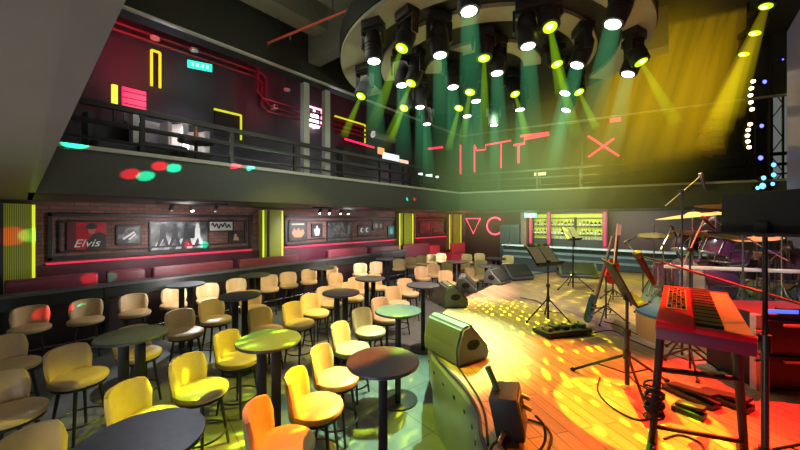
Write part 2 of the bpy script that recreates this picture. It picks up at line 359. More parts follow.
# ------------------------------------------------------------------ booth sofas behind the drinks counter
PIPE = mat('sofa_top', (.25, .055, .07), .35)
def sofa(px0, px1, label, zt=1.21, x=-8.33):
    y0, y1 = atx(px0, 265, x).y, atx(px1, 265, x).y
    t = thing('booth_sofa', label, 'sofa', (x, (y0+y1)/2, 0), 0, 'maroon booth sofas behind the counter'); w = y1-y0-.06
    b = new(); box(b, (.0, 0, zt-.4), (.16, w, .8), bev=.035, seg=3); obj('backrest', b, MAROON, t)
    b = new(); box(b, (-.22, 0, .45), (.28, w, .16), bev=.04, seg=3); obj('seat', b, MAROON, t)
    b = new(); box(b, (-.14, 0, .2), (.44, w-.04, .4), bev=.01); obj('base', b, SATIN, t)
    b = new(); tube(b, [(.06, -w/2+.05, zt), (.06, w/2-.05, zt)], .014, 6); obj('piping', b, PIPE, t)
sofa(1, 100, 'long maroon booth sofa back at the far left end')
sofa(104, 147, 'plain maroon sofa back below the red singer print')
sofa(150, 233, 'maroon booth sofa with lit top edge below the street photo')
sofa(237, 298, 'brownish maroon booth sofa in front of the yellow column')
sofa(326, 366, 'pink lit booth sofa below the second picture panel', 1.26)
sofa(370, 399, 'dark maroon booth sofa left of the third yellow column')
sofa(401, 428, 'red lit booth sofa in front of the third yellow column')
# ------------------------------------------------------------------ the drinks counter
t = thing('drinks_counter', 'long black drinks counter running along the left wall behind the stools', 'counter', (0, 0, 0))
p0, p1 = Vector((-7.74, -.35, 0)), Vector((-8.04, 9.6, 0)); dv = p1-p0; a = math.atan2(dv.y, dv.x); mid = (p0+p1)/2; ln = dv.length
t.location = mid; t.rotation_euler = (0, 0, a-PI/2)
b = new(); box(b, (0, 0, 1.035), (.26, ln, .045), bev=.008); obj('counter_top', b, TABLE, t, False)
b = new(); box(b, (.05, 0, .915), (.05, ln, .19)); obj('front_apron', b, mat('counter_black', (.016, .02, .018), .35), t, False)
b = new(); box(b, (.0, 0, .4), (.05, ln, .8)); obj('kick_panel', b, mat('counter_panel', (.02, .008, .010), .5), t, False)
for k in range(9):
    b = new(); box(b, (.05, -ln/2+.1+k*(ln-.2)/8, .5), (.07, .06, .99)); obj('support_post', b, BLACK, t, False)
b = new(); cyl(b, (.13, -ln/2+.1, .18), (.13, ln/2-.1, .18), .018); obj('foot_rail', b, CHROME, t)
b = new(); box(b, (.0, -ln/2-.03, .58), (.3, .06, 1.16), bev=.02); obj('end_panel', b, mat('magenta_leather', (.28, .05, .13), .4), t)

# ------------------------------------------------------------------ under the left balcony: ceiling spotlights
BULB = glow('spot_bulb', (1., .97, .95), 14)
def track(pxs, py, label, kinds):
    x = -7.55; ys = [atx(p, py, x).y for p in pxs]
    t = thing('track_light', label, 'track light', (x, sum(ys)/len(ys), ZB), 0, 'track lights under the left balcony'); cy = sum(ys)/len(ys)
    b = new(); box(b, (0, 0, -.02), (.05, max(ys)-min(ys)+.5, .04)); obj('track_rail', b, BLACK, t, False)
    for y, on in zip(ys, kinds):
        y -= cy
        b = new(); cyl(b, (0, y, -.04), (0, y, -.09), .012); cyl(b, (.03, y, -.07), (-.06, y, -.15), .04, .045, 14); h_ = obj('lamp_head', b, BLACK, t)
        b = new(); cyl(b, (-.055, y, -.145), (-.064, y, -.152), .042, .03, 14); lathe(b, [(0, -.03), (.025, -.02), (.03, 0), (.025, .02), (0, .03)], 10, Matrix.Translation((-.04, y, -.165)))
        o = obj('bulb', b, BULB if on else mat('bulb_off', (.3, .3, .3), .3), t); o.parent = h_
        if on:
            sp = bpy.data.lights.new('wall_wash', 'SPOT'); sp.energy = 70; sp.spot_size = math.radians(85); sp.spot_blend = .8; sp.color = (.92, .92, 1); sp.shadow_soft_size = .04
            so = bpy.data.objects.new('wall_wash', sp); C.objects.link(so); so.location = (x-.09, y+cy, ZB-.2)
            so.rotation_euler = (Vector((LX, y+cy, 1.4))-so.location).to_track_quat('-Z', 'Y').to_euler()
track([172, 193, 216], 203, 'black ceiling track with one bright spotlight above the street photo', [0, 1, 0])
track([320.5, 330, 341.5, 349], 208, 'ceiling track with four small spotlights above the second picture panel', [1, 1, 1, 1])

# ================================================================== BAR STOOLS
def make_stool():
    t = thing('bar_stool', 'tan bar stool', 'bar stool', (0, 0, 0), 0, 'tan leather bar stools')
    b = new(); lathe(b, [(0, .535), (.19, .535), (.216, .548), (.228, .575), (.222, .6), (.2, .615), (.12, .622), (0, .625)], 30); obj('seat', b, LEATHER, t)
    b = new(); lathe(b, [(.10, .515), (.2, .515), (.212, .525), (.212, .536), (.10, .536)], 24); obj('seat_ring', b, BLACK, t)
    b = new(); n = 20; A0 = math.radians(56); g = []
    for i in range(n+1):
        s = -1+2*i/n; ang = PI + s*A0
        top = .885 - .05*abs(s)**3 - (.10 if abs(s) == 1 else (.03 if abs(s) > .88 else 0)); row = []
        for k in range(5):
            z = .545 + (top-.545)*k/4; lean = .035*(k/4)**1.3; th = (.024 if 0 < i < n else .012)*(1 if k < 4 else .6)
            row.append((ang, .212+lean, z, th))
        g.append(row)
    def vv(ang, r, z): return b.verts.new((r*math.cos(ang), r*math.sin(ang), z))
    O = [[vv(a, r+th, z) for a, r, z, th in row] for row in g]; I = [[vv(a, r-th, z) for a, r, z, th in row] for row in g]
    for i in range(n):
        for k in range(4):
            b.faces.new((O[i][k], O[i+1][k], O[i+1][k+1], O[i][k+1])); b.faces.new((I[i][k+1], I[i+1][k+1], I[i+1][k], I[i][k]))
        b.faces.new((O[i][4], O[i+1][4], I[i+1][4], I[i][4])); b.faces.new((O[i][0], I[i][0], I[i+1][0], O[i+1][0]))
    for k in range(4):
        b.faces.new((O[0][k], O[0][k+1], I[0][k+1], I[0][k])); b.faces.new((O[n][k], I[n][k], I[n][k+1], O[n][k+1]))
    bk = obj('backrest', b, LEATHER, t)
    for q in range(4):
        a = PI/4 + q*PI/2
        b = new(); cyl(b, (.15*math.cos(a), .15*math.sin(a), .518), (.225*math.cos(a), .225*math.sin(a), 0), .017, .012, 8); obj('leg', b, BLACK, t)
    b = new(); tube(b, [(.207*math.cos(2*PI*i/28), .207*math.sin(2*PI*i/28), .17) for i in range(28)], .009, 6, True); obj('footrest', b, BLACK, t)
    return t
stool0 = make_stool()
used = [0]; SP = []
FOCUS = Vector((1.5, 5.0))
def stool(px, py, label, turn=0., xy=None):
    p = atz(px, py, .62) if xy is None else Vector((xy[0], xy[1], 0)); q = Vector((p.x, p.y))
    for _ in range(20):
        for o, r in SP:
            d = q-o
            if d.length < r: q = o + (d.normalized() if d.length > 1e-4 else Vector((1, 0)))*r
    SP.append((q, .50)); d = FOCUS-q; rz = math.atan2(d.y, d.x) + math.radians(turn + random.uniform(-7, 7)) - math.radians(10)
    if used[0] == 0: stool0.location = (q.x, q.y, 0); stool0.rotation_euler = (0, 0, rz); stool0['label'] = label
    else: dup(stool0, (q.x, q.y, 0), rz, label)
    used[0] += 1
# ------------------------------------------------------------------ round tables
def make_table():
    t = thing('bar_table', 'round black bar table', 'table', (0, 0, 0), 0, 'round black bar tables')
    b = new(); lathe(b, [(0, 1.07), (.268, 1.07), (.283, 1.078), (.285, 1.09), (.28, 1.1), (0, 1.1)], 40); obj('tabletop', b, TABLE, t)
    for s in (-1, 1):
        b = new(); box(b, (0, s*.062, .545), (.07, .085, 1.05), bev=.006); obj('post', b, BLACK, t)
    b = new(); lathe(b, [(0, 0), (.235, 0), (.24, .006), (.236, .016), (.05, .022), (0, .022)], 36); obj('base_plate', b, BLACK, t)
    b = new(); box(b, (0, 0, 1.06), (.05, .3, .02)); obj('mount_bracket', b, BLACK, t, False)
    return t
table0 = make_table(); tused = [0]
def table(px, py, label, turn=None, xy=None):
    p = atz(px, py, 1.1) if xy is None else Vector((*xy, 0)); rz = math.atan2(p.y, p.x) if turn is None else turn
    SP.append((Vector((p.x, p.y)), .40))
    if tused[0] == 0: table0.location = (p.x, p.y, 0); table0.rotation_euler = (0, 0, rz); table0['label'] = label
    else: dup(table0, (p.x, p.y, 0), rz, label)
    tused[0] += 1
table(140, 440, 'round slate black table at the bottom left, cut by the picture edge')
table(132, 334, 'round grey-black table in the left foreground among tan stools')
table(269, 339, 'round table lit green with yellow dots in the middle of seating')
table(383, 360, 'round black table nearest the viewer beside the stage panel, single post', .76)
table(398, 310, 'round dark table with heavy disc foot behind the nearest centre table', .717)
table(341, 292, 'round greenish table left of centre with two posts')
table(240, 295, 'round grey table between the tan stools left of centre')
table(186, 284, 'round table with shining white top near the drinks counter')
table(255, 274.5, 'round dark table near the counter below the second yellow column')
table(423, 284.5, 'round dark table beside the front floor monitors', .64)
table(370, 278, 'round teal lit table in the middle distance')
table(322, 267.5, 'round grey table by the counter left of the pink lit sofa')
table(386, 258.5, 'round grey table by the counter right of the pink lit sofa')
table(456.7, 261.3, 'round teal topped table far back below the red triangle sign')
table(496, 258, 'round pale table farthest back in front of the bar')
table(489, 265.5, 'round dark table behind the rear floor monitors')
# ------------------------------------------------------------------ stools, each one placed
for k, (x, y) in enumerate(((30, 326), (86, 318), (135, 311), (174, 303), (209, 298), (237, 292), (269, 287.5), (289, 284), (309, 280.5), (331, 276.5))):
    stool(x, y, 'tan bar stool %s from the left along the drinks counter' % ORD[k], -18)
for k, (x, y) in enumerate(((360, 273), (376, 271), (399, 267.5), (411, 265.5), (421, 263.5), (431, 262), (441, 260.5))):
    stool(x, y, 'yellowish bar stool %s from left along the far half of the counter' % ORD[k], -18)
stool(12, 362, 'tan bar stool cut by the left edge, upper of two', -5)
stool(10, 409, 'tan wide seated stool cut by the left edge, lower of two', -5)
stool(52, 478, 'tan bar stool back peeking up at the bottom left corner', 0)
stool(80, 374, 'tan bar stool left of the grey-black foreground table', -5)
stool(139, 351, 'tan bar stool half hidden behind the grey-black foreground table', -4)
stool(148, 418, 'yellow lit stool behind the table at the bottom left', 0)
stool(186, 330, 'tan bar stool with white glare on its seat right of the foreground table', -3)
stool(216, 317.5, 'tan bar stool just left of the small grey table', -3)
stool(254, 306.5, 'tan bar stool half behind the small grey table', -3)
stool(202, 386, 'bright yellow bar stool large in front of the table with yellow dots', 2)
stool(239, 356, 'bright yellow bar stool left of the table with yellow dots', 0)
stool(264, 328, 'orange-yellow stool showing only its back behind the dotted table', 0)
stool(283, 441, 'orange lit bar stool cut by the bottom edge', 6)
stool(316, 404, 'orange and green lit bar stool left of the nearest centre table', 6)
stool(337, 374.5, 'yellow bar stool behind the orange and green lit one', 4)
stool(352, 346, 'orange-yellow bar stool left of the disc footed table', 3)
stool(370, 329, 'peach bar stool third from the front beside the disc footed table', 0)
stool(387, 316, 'peach bar stool fourth from the front in the centre row', 0)
stool(398, 302, 'peach bar stool farthest in the centre row behind the disc footed table', 0)
stool(296, 322, 'bright yellow stool front one of a pair behind the dotted table', -2)
stool(316, 311, 'bright yellow stool rear one of a pair behind the dotted table', -2)
stool(330, 302, 'peach stool at the left side of the greenish table', -2)
stool(353, 296.5, 'peach stool at the right side of the greenish table', -2)
stool(338, 285, 'pale stool hidden behind the greenish table', -2)
stool(359, 290.5, 'peach stool just left of the teal lit table', -3)
stool(378, 286, 'pale seat stool right of the teal lit table', -3)
stool(409, 292, 'peach stool left of the table beside the front floor monitors', -3)
stool(423, 277, 'orange stool behind the table beside the front monitors', -3)
stool(435, 274, 'peach stool second in the far centre group behind the front monitors', -4)
stool(448, 282, 'peach stool half behind the teal floor monitor', -4)
stool(464, 279, 'cream seated stool right of the teal floor monitor', -4)
stool(478, 277, 'cream seated stool with peach back left of the rear floor monitors', -4)
stool(449, 270.5, 'peach stool left of the teal topped far table', -5)
stool(466, 268.5, 'yellowish stool right of the teal topped far table', -5)
stool(480, 268.5, 'peach stool behind the cream seated pair in the far group', -5)
stool(467, 261.5, 'small yellow stool far back between the red sign and tables', -6)
stool(480, 260.5, 'small tan stool far back left of the farthest pale table', -6)
stool(508, 263.5, 'orange stool right of the farthest pale table before the bar', -6)

# ================================================================== THE STAGE
fr = catmull([(1.6, .85, 0), (.7, .9, 0), (-.1, 1.15, 0), (-.62, 1.55, 0), (-.935, 1.88, 0), (-1.1, 2.14, 0), (-1.34, 2.37, 0), (-1.66, 2.59, 0), (-1.98, 2.83, 0), (-2.3, 3.25, 0), (-2.62, 3.86, 0), (-2.86, 4.7, 0), (-3.0, 6.0, 0), (-3.05, 7.0, 0), (-2.9, 8.3, 0), (-2.45, 9.4, 0), (-1.7, 10.2, 0), (-.4, 10.7, 0), (1.0, 10.9, 0)], 5)
poly = [(p.x, p.y) for p in fr] + [(2.64, 10.9), (2.64, .85)]
b = new(); prism(b, poly, SZ-.04, SZ); st = struct('stage', b, mat_planks())
FP = mat('stage_front', (.17, .20, .14), .32, metal=.2, scale=3, var=.2)
b = new(); n = len(fr); cen = Vector((1, 5, 0))
prof = [(.0, SZ-.03), (.022, SZ-.05), (.03, SZ-.12), (.02, SZ-.35), (-.02, .3), (-.03, .0)]
cols_ = []
for i, p in enumerate(fr):
    a_, c_ = fr[max(i-1, 0)], fr[min(i+1, n-1)]; tn = (c_-a_).normalized(); no = Vector((-tn.y, tn.x, 0))
    if no.dot(p-cen) < 0: no = -no
    cols_.append([b.verts.new((p.x+no.x*o, p.y+no.y*o, z)) for o, z in prof])
for A_, B_ in zip(cols_, cols_[1:]):
    for k in range(len(prof)-1): b.faces.new((A_[k], B_[k], B_[k+1], A_[k+1]))
fp = obj('front_panel', b, FP, st); fp['label'] = 'curved pale riveted front panel'
b = new(); tube(b, [(p.x, p.y, SZ+.004) for p in fr], .014, 8); obj('edge_rim', b, SATIN, st)
for i in range(14, 56, 3):
    p = fr[i]; a_, c_ = fr[i-1], fr[i+1]; tn = (c_-a_).normalized(); no = Vector((-tn.y, tn.x, 0))
    if no.dot(p-cen) < 0: no = -no
    b = new(); q = Vector((p.x, p.y, SZ-.14)) + no*.025; cyl(b, q, q+no*.012, .018, .016, 10); o = obj('rivet', b, BLACK, st)
# drum riser
rz_ = [(-.42, 7.9), (-.42, 5.2)] + arc(-.02, 5.0, .4, PI, 1.45*PI, 8) + [(.5, 4.66), (1.3, 4.85), (2.6, 5.1), (2.6, 7.9)]
RZ = SZ+.3
b = new(); prism(b, rz_, SZ, RZ-.03); ri = tag(obj('drum_riser', b, mat('riser_wood', (.52, .24, .08), .5, scale=5), None, False), 'low wooden drum riser with rounded corner behind the red keyboard', 'platform')
b = new(); prism(b, [(x*1.0, y) for x, y in rz_], RZ-.03, RZ); o = obj('riser_top', b, mat('riser_carpet', (.05, .09, .07), .8), ri, False)

# ------------------------------------------------------------------ floor monitors
def monitor(px, py, label, w=.5, h=.34, dep=.42, rz=None, face=1):
    p = atz(px, py, SZ)
    d = Vector((1.2, 5.6)) - Vector((p.x, p.y)); a = math.atan2(d.y, d.x) if rz is None else rz
    t = thing('floor_monitor', label, 'speaker', (p.x, p.y, SZ), a, 'wedge floor monitors on the stage')
    M = Matrix.Rotation(PI/2, 4, 'X')
    pr = [(-dep*.5, 0), (dep*.42, 0), (dep*.5, h*.22), (-dep*.12, h), (-dep*.36, h*.93), (-dep*.52, h*.45)]
    b = new(); tm = bmesh.new(); prism(tm, pr, -w/2, w/2); _xf(tm.verts, M); bmesh.ops.bevel(tm, geom=tm.edges[:], offset=.022, segments=3, affect='EDGES'); _merge(b, tm)
    obj('cabinet', b, CABINET, t)
    g0, g1 = Vector((dep*.485, 0, h*.26)), Vector((-dep*.10, 0, h*.985)); n_ = Vector((h*.78, 0, dep*.62)).normalized()
    mid = (g0+g1)/2; dd = (g1-g0); ang = math.atan2(dd.z, -dd.x)
    b = new(); box(b, mid+n_*.006, ((g1-g0).length*.92, w*.88, .014), Matrix.Rotation(ang, 3, 'Y'), bev=.005); obj('grille', b, GRILLE, t)
    for s in (-1, 1):
        b = new(); lathe(b, [(0, 0), (.075, 0), (.08, .006), (.07, .010), (0, .004)], 20, Matrix.Translation((-.02, s*(w/2-.002), h*.48)) @ Matrix.Rotation(-s*PI/2, 4, 'X') @ Matrix.Scale(.62, 4, (0, 1, 0)))
        hd = obj('handle_cup', b, mat('handle_hole', (.003, .003, .003), .9), t)
    b = new(); box(b, (-dep*.47, 0, h*.3), (.012, .16, .08), Ry(-.1)); obj('connector_plate', b, BLACK, t)
monitor(456, 353, 'large wedge monitor lit yellow-green at the near stage edge', .56, .38, .43, rz=1.25)
monitor(452, 304, 'dark green wedge monitor second along the stage edge', .52, .36, .42, rz=.85)
monitor(467, 290, 'teal lit wedge monitor behind the second dark one', .5, .30, .40, rz=.5)
monitor(498, 283, 'left one of the paired rear wedge monitors, smaller dark green', .5, .32, .42, rz=-.1)
monitor(517, 279, 'right one of the paired rear wedge monitors, orange lit underside', .62, .36, .5, rz=-.6)
monitor(577, 277, 'yellow-green lit wedge monitor far back before the bar', .85, .36, .45, rz=-1.1)

# ------------------------------------------------------------------ music stands
SHEET = mat('sheet_paper', (.75, .72, .5), .6)
def tripod(t, zhub, spread, r=.011, ph=0., zf=0.):
    for k in range(3):
        a = ph + k*2*PI/3; ca, sa = math.cos(a), math.sin(a)
        b = new(); cyl(b, (.015*ca, .015*sa, zhub), (spread*ca, spread*sa, zf+.012), r, r, 8); lg = obj('leg', b, BLACK, t)
        b = new(); cyl(b, ((spread-.01)*ca, (spread-.01)*sa, zf), ((spread+.01)*ca, (spread+.01)*sa, zf+.026), r*1.5, r*1.5, 8); f = obj('foot', b, RUBBER, lg)
        b = new(); cyl(b, (.012*ca, .012*sa, zhub*.45), (spread*.55*ca, spread*.55*sa, zhub*.47+.006), r*.6, r*.6, 6); obj('brace', b, BLACK, t)
def music_stand(loc, rz, hgt, label, dw=.48, dh=.32, tilt=.5, spread=.3, sheets=0, r=.012, zhub=.3, perf=False, ph=.3):
    t = thing('music_stand', label, 'music stand', loc, rz, 'music stands on the stage')
    tripod(t, zhub, spread, r*.8, ph)
    b = new(); cyl(b, (0, 0, .03), (0, 0, hgt*.62), r*1.3, r*1.3, 10); cyl(b, (0, 0, hgt*.6), (0, 0, hgt), r*.85, r*.85, 10); obj('pole', b, BLACK, t)
    b = new(); cyl(b, (0, 0, hgt*.58), (0, 0, hgt*.64), r*2, r*2, 10); obj('collar', b, BLACK, t); b = new(); cyl(b, (0, 0, zhub-.03), (0, 0, zhub+.04), r*2.1, r*2.1, 10); obj('hub', b, BLACK, t)
    R = Ry(-tilt); c = Vector((0, 0, hgt)) + R @ Vector((.0, 0, dh*.38))
    b = new(); box(b, c, (.012, dw, dh), R, bev=.004)
    box(b, c + R @ Vector((.035, 0, -dh/2)), (.08, dw, .012), R); box(b, Vector((0, 0, hgt)), (.05, .06, .07), bev=.01)
    d_ = obj('desk', b, mat('desk_black', (.007, .007, .007), .75), t)
    for k in range(sheets):
        b = new(); box(b, c + R @ Vector((.009+.002*k, (-.11 if k % 2 == 0 else .11), .0)), (.002, .2, .27), R @ Rx(.03*(k-1))); obj('sheet_music', b, SHEET, d_)
    return t
p = atz(548, 321, SZ); music_stand(p, -.42, .80, 'music stand with sheets of music left of the guitars', .46, .36, .72, .33, 2)
p = atz(573, 289, SZ); music_stand(p, -.35, 1.02, 'music stand with pale papers far back before the bar', .42, .30, .5, .36, 2)
p = atz(627, 388, SZ); music_stand(p, .34, .76, 'black music stand seen edge on with wide tripod feet left of the keyboard', .42, .36, .46, .42, 0, .014, .27, ph=.6)
p = atd(765, 225, 1.5); music_stand((p.x, p.y, SZ), -2.42, p.z-SZ-.02, 'tall black music stand close at right with broad dark desk', .40, .20, .04, .3, 0, .011)

# ------------------------------------------------------------------ guitars on stands, pedalboard
WOODN = mat('neck_wood', (.42, .25, .12), .4)
def guitar(base, head, facing, bm_col, label, bw=.2, bl=.36):
    base, head = Vector(base), Vector(head); ax = (head-base); L_ = ax.length; z = ax.normalized(); f = Vector(facing); f = (f - z*f.dot(z)).normalized(); x = z.cross(f)
    M = Matrix((( x.x, f.x, z.x, base.x), (x.y, f.y, z.y, base.y), (x.z, f.z, z.z, base.z), (0, 0, 0, 1)))
    t = thing('electric_guitar', label, 'guitar', base); M = Matrix.Translation(-base) @ M
    out = []
    for i in range(32):
        a = 2*PI*i/32; s = math.sin(a); c = math.cos(a); r = bw*(1-.2*math.cos(2*a+.0) + .0) * (1.0 if s < 0 else .86)
        out.append((c*r*.86, bl*.5 + s*bl*.55 + (.04 if abs(c) > .5 and s > 0 else 0)))
    b = new(); tm = bmesh.new(); prism(tm, out, -.022, .022); _xf(tm.verts, Matrix.Rotation(PI/2, 4, 'X')); bmesh.ops.bevel(tm, geom=[e for e in tm.edges], offset=.008, segments=2, affect='EDGES'); _xf(tm.verts, M); _merge(b, tm); bo = obj('body', b, bm_col, t)
    def bx(c, s, m, nm, par=t):
        b = new(); box(b, c, s); _xf(b.verts, M); return obj(nm, b, m, par, False)
    bx((0, .03, (bl*.7+L_-.18)/2), (.05, .022, L_-.18-bl*.7), WOODN, 'neck'); bx((0, .043, (bl*.7+L_-.18)/2), (.044, .006, L_-.2-bl*.7), mat('fretboard', (.06, .03, .02), .5), 'fretboard')
    hd = bx((.012, .028, L_-.09), (.075, .02, .18), WOODN, 'headstock')
    for k in range(6):
        b = new(); cyl(b, (.03, .028, L_-.16+k*.025), (.075, .028, L_-.16+k*.025), .008, .010, 8); _xf(b.verts, M); obj('tuning_peg', b, CHROME, hd)
    bx((0, .03, bl*.28), (.08, .02, .03), CHROME, 'bridge', bo); bx((0, .028, bl*.5), (.08, .016, .035), BLACK, 'pickup', bo); bx((0, .028, bl*.66), (.08, .016, .03), BLACK, 'pickup', bo)
    return t
p = atz(587, 326, SZ); hpt = atd(610, 236, p.dot(Vector((-SA, CA, 0)))+.06)
guitar((p.x, p.y, SZ+.06), hpt, (1., -.12, .05), mat('teal_lacquer', (.04, .20, .15), .25, coat=.5), 'green bodied electric guitar leaning on the front guitar stand', .15, .34)
q = atz(606, 322, SZ)
def guitar_stand(loc, rz, label, hgt=.62):
    t = thing('guitar_stand', label, 'guitar stand', loc, rz, 'guitar stands on the stage')
    tripod(t, .22, .26, .009, .5)
    b = new(); cyl(b, (0, 0, .05), (0, 0, hgt), .011, .011, 8); obj('pole', b, BLACK, t)
    b = new(); tube(b, [(.04, -.12, .2), (.06, -.12, .16), (-.02, -.06, .18), (-.02, .06, .18), (.06, .12, .16), (.04, .12, .2)], .009, 6); obj('cradle', b, BLACK, t)
    b = new(); tube(b, [(.05, -.06, hgt+.02), (0, -.03, hgt), (0, .03, hgt), (.05, .06, hgt+.02)], .009, 6); obj('neck_yoke', b, BLACK, t)
guitar_stand((q.x, q.y, SZ), -2.2, 'thin black guitar stand behind the green guitar')
p2 = atd(611, 283, 5.3); h2 = atd(617, 224, 5.4)
guitar((p2.x, p2.y, p2.z), h2, (.8, -.5, .1), mat('red_lacquer', (.45, .02, .02), .25, coat=.5), 'red bodied electric guitar standing behind the green one')
guitar_stand((atd(613, 280, 5.48).x, atd(613, 280, 5.48).y, SZ), -2.2, 'guitar stand holding the red guitar', atd(611, 262, 5.4).z-SZ)
p = atz(562, 333, SZ); t = thing('pedalboard', 'black guitar pedalboard on the deck below the front music stand', 'pedalboard', p, 2.55)
b = new(); box(b, (0, 0, .035), (.3, .62, .05), Ry(.08), bev=.008); obj('board', b, SATIN, t)
for k in range(5):
    b = new(); box(b, (.03*(k % 2)-.03, -.24+.12*k, .082), (.12, .075, .05), Ry(.08), bev=.006); pd = obj('effect_pedal', b, mat('pedal_%d' % (k % 3), [(.05, .14, .10), (.2, .2, .06), (.06, .06, .07)][k % 3], .4), t)
    b = new(); cyl(b, (.03*(k % 2)-.0, -.24+.12*k, .10), (.03*(k % 2)-.0, -.24+.12*k, .122), .012); obj('footswitch', b, CHROME, pd)

# ------------------------------------------------------------------ red keyboard and its stand
KX0, KX1, KY0, KY1, KZ = -.085, .235, 1.91, 2.99, 1.74
t = thing('stage_keyboard', 'red stage keyboard with orange lit keys on a black stand', 'keyboard', ((KX0+KX1)/2, (KY0+KY1)/2, KZ-.09)); w = KX1-KX0; l_ = KY1-KY0
REDB = mat('red_shell_glow', (.62, .004, .02), .5, scale=3, var=.05, emit=(.8, .002, .02), es=.05); REDB.node_tree.nodes['Principled BSDF'].inputs['Specular IOR Level'].default_value = .12  # faint red self-glow added to the shell, which is no lamp
b = new(); box(b, (0, 0, .03), (w, l_, .06), bev=.008); bd = obj('body', b, mat('red_shell_shaded', (.24, .006, .05), .5), t)  # the side's purple shade is put into a darker copy of the red
b = new(); box(b, (-w*.5+w*.21, 0, .069), (w*.42, l_, .03), bev=.006); obj('control_deck', b, REDB, t)
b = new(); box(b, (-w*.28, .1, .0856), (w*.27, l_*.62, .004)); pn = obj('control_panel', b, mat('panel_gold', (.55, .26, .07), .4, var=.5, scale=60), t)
for i in range(4):
    for j in range(9):
        b = new(); x, y = -w*.28+(-.3+.2*i)*w*.27*1.1, .1+(-.44+.11*j)*l_*.62
        lathe(b, [(.0085, 0), (.008, .012), (0, .014)], 10, Matrix.Translation((x, y, .0876))); obj('knob', b, [SATIN, CHROME, mat('knob_red', (.5, .03, .02), .4)][(i+j) % 3], pn)
for s in (-1, 1):
    b = new(); box(b, (w*.21, s*(l_/2-.018), .066), (w*.58, .036, .022), bev=.004); obj('end_cheek', b, REDB, t)
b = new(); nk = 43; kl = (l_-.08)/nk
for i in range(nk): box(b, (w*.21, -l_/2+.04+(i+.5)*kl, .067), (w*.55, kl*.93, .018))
obj('keybed', b, mat('key_orange_lit', (.85, .42, .16), .4), t, False)  # orange stage light is put into the pale key colour
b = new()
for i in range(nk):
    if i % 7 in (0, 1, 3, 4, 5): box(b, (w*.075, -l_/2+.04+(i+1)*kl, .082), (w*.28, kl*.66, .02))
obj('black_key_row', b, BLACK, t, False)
t = thing('keyboard_stand', 'black four legged stand under the red keyboard', 'keyboard stand', (.08, 2.45, SZ))
top = KZ-.09-SZ
for sx, sy0, sy1, e in ((-.16, .0, .06, -.05), (.15, .12, .24, .05)):
    b = new(); box(b, (sx, .12, top-.015), (.035, .8, .03)); obj('support_arm', b, mat('stand_black', (.006, .006, .006), .6), t, False)
    b = new(); cyl(b, (sx, sy0, top-.03), (sx+e, sy1, .03), .022, .020, 10); obj('leg', b, mat('stand_black', (.006, .006, .006), .6), t)
    b = new(); box(b, (sx+e, sy1, .018), (.045, .34, .032), bev=.008); obj('foot_bar', b, RUBBER, t)
b = new(); cyl(b, (-.18, .03, .50), (.17, .16, .50), .016, .016, 10); obj('crossbar', b, mat('stand_black', (.006, .006, .006), .6), t)
b = new(); cyl(b, (-.19, .05, .14), (.19, .2, .14), .013, .013, 10); obj('lower_crossbar', b, mat('stand_black', (.006, .006, .006), .6), t)
# cables wound round the left leg, pedals on the deck below
b = new()
for k in range(6):
    c_ = Vector((-.12, 2.5, SZ+.22+.05*k)); tube(b, [c_ + Vector((.05*math.cos(q_*.6+k), .05*math.sin(q_*.6+k), .03*math.sin(q_*.3+k*2)-.02*k)) for q_ in range(22)], .006, 5)
tag(obj('cable_coil', b, RUBBER, None), 'tangle of black cables hanging on the left leg of the keyboard stand', 'cable')
def pedal(px, py, rz, label, s=(.3, .12, .07)):
    p = atz(px, py, SZ); t = thing('foot_pedal', label, 'pedal', p, rz, 'pedals under the keyboard')
    b = new(); box(b, (0, 0, .02), (s[0], s[1], .04), bev=.008); obj('pedal_base', b, SATIN, t)
    b = new(); box(b, (.01, 0, .04+s[2]*.4), (s[0]*.9, s[1]*.8, .025), Ry(-.16), bev=.008); obj('treadle', b, RUBBER, t)
pedal(690, 398, -.55, 'black foot pedal under the keyboard, the upper and greener one', (.34, .12, .08))
pedal(724, 402, -.4, 'long flat black pedal lying in the red light under the keyboard', (.3, .14, .05))
pedal(689, 414, -.3, 'small black pedal nearest the tangled cables', (.18, .1, .06))
# ------------------------------------------------------------------ equipment case at right
p = atz(752, 389, SZ); pr_ = Vector((p.x, p.y, SZ))
t = thing('equipment_case', 'black two drawer equipment case with blue display at the right edge', 'case', pr_, ANG-.12)
CW, CD, CHT = .85, .5, .62
b = new(); box(b, (CW/2+.03, CD/2, CHT/2), (CW, CD, CHT), bev=.008); obj('case_shell', b, mat('case_black', (.006, .004, .004), .6), t)
for k in range(2):
    b = new(); box(b, (CW/2+.05, -.012, .16+.29*k), (CW-.1, .03, .25), bev=.008); dr = obj('drawer', b, mat('drawer_black', (.007, .005, .005), .55), t)
    b = new(); box(b, (CW/2+.05, -.035, .25+.29*k), (CW-.3, .025, .02)); obj('drawer_pull', b, mat('pull_pink', (.5, .2, .16), .35), dr)
b = new(); box(b, (.03, -.0, CHT/2), (.05, .06, CHT), bev=.008); obj('corner_post', b, mat('post_pink', (.6, .42, .36), .4), t)
for k in range(6):
    b = new(); cyl(b, (-.005, -.03, .5-.05*k), (-.005+.04, -.034, .5-.05*k), .012, .012, 8); obj('catch', b, CHROME, t)
b = new(); box(b, (CW/2+.1, .02, CHT+.025), (CW-.2, .04, .05)); ds = obj('display_unit', b, SATIN, t)
for k in range(2):
    b = new(); box(b, (.22+.3*k, -.003, CHT+.025), (.22, .008, .03)); obj('display', b, glow('blue_led', (.05, .12, 1.), 1.6), ds)
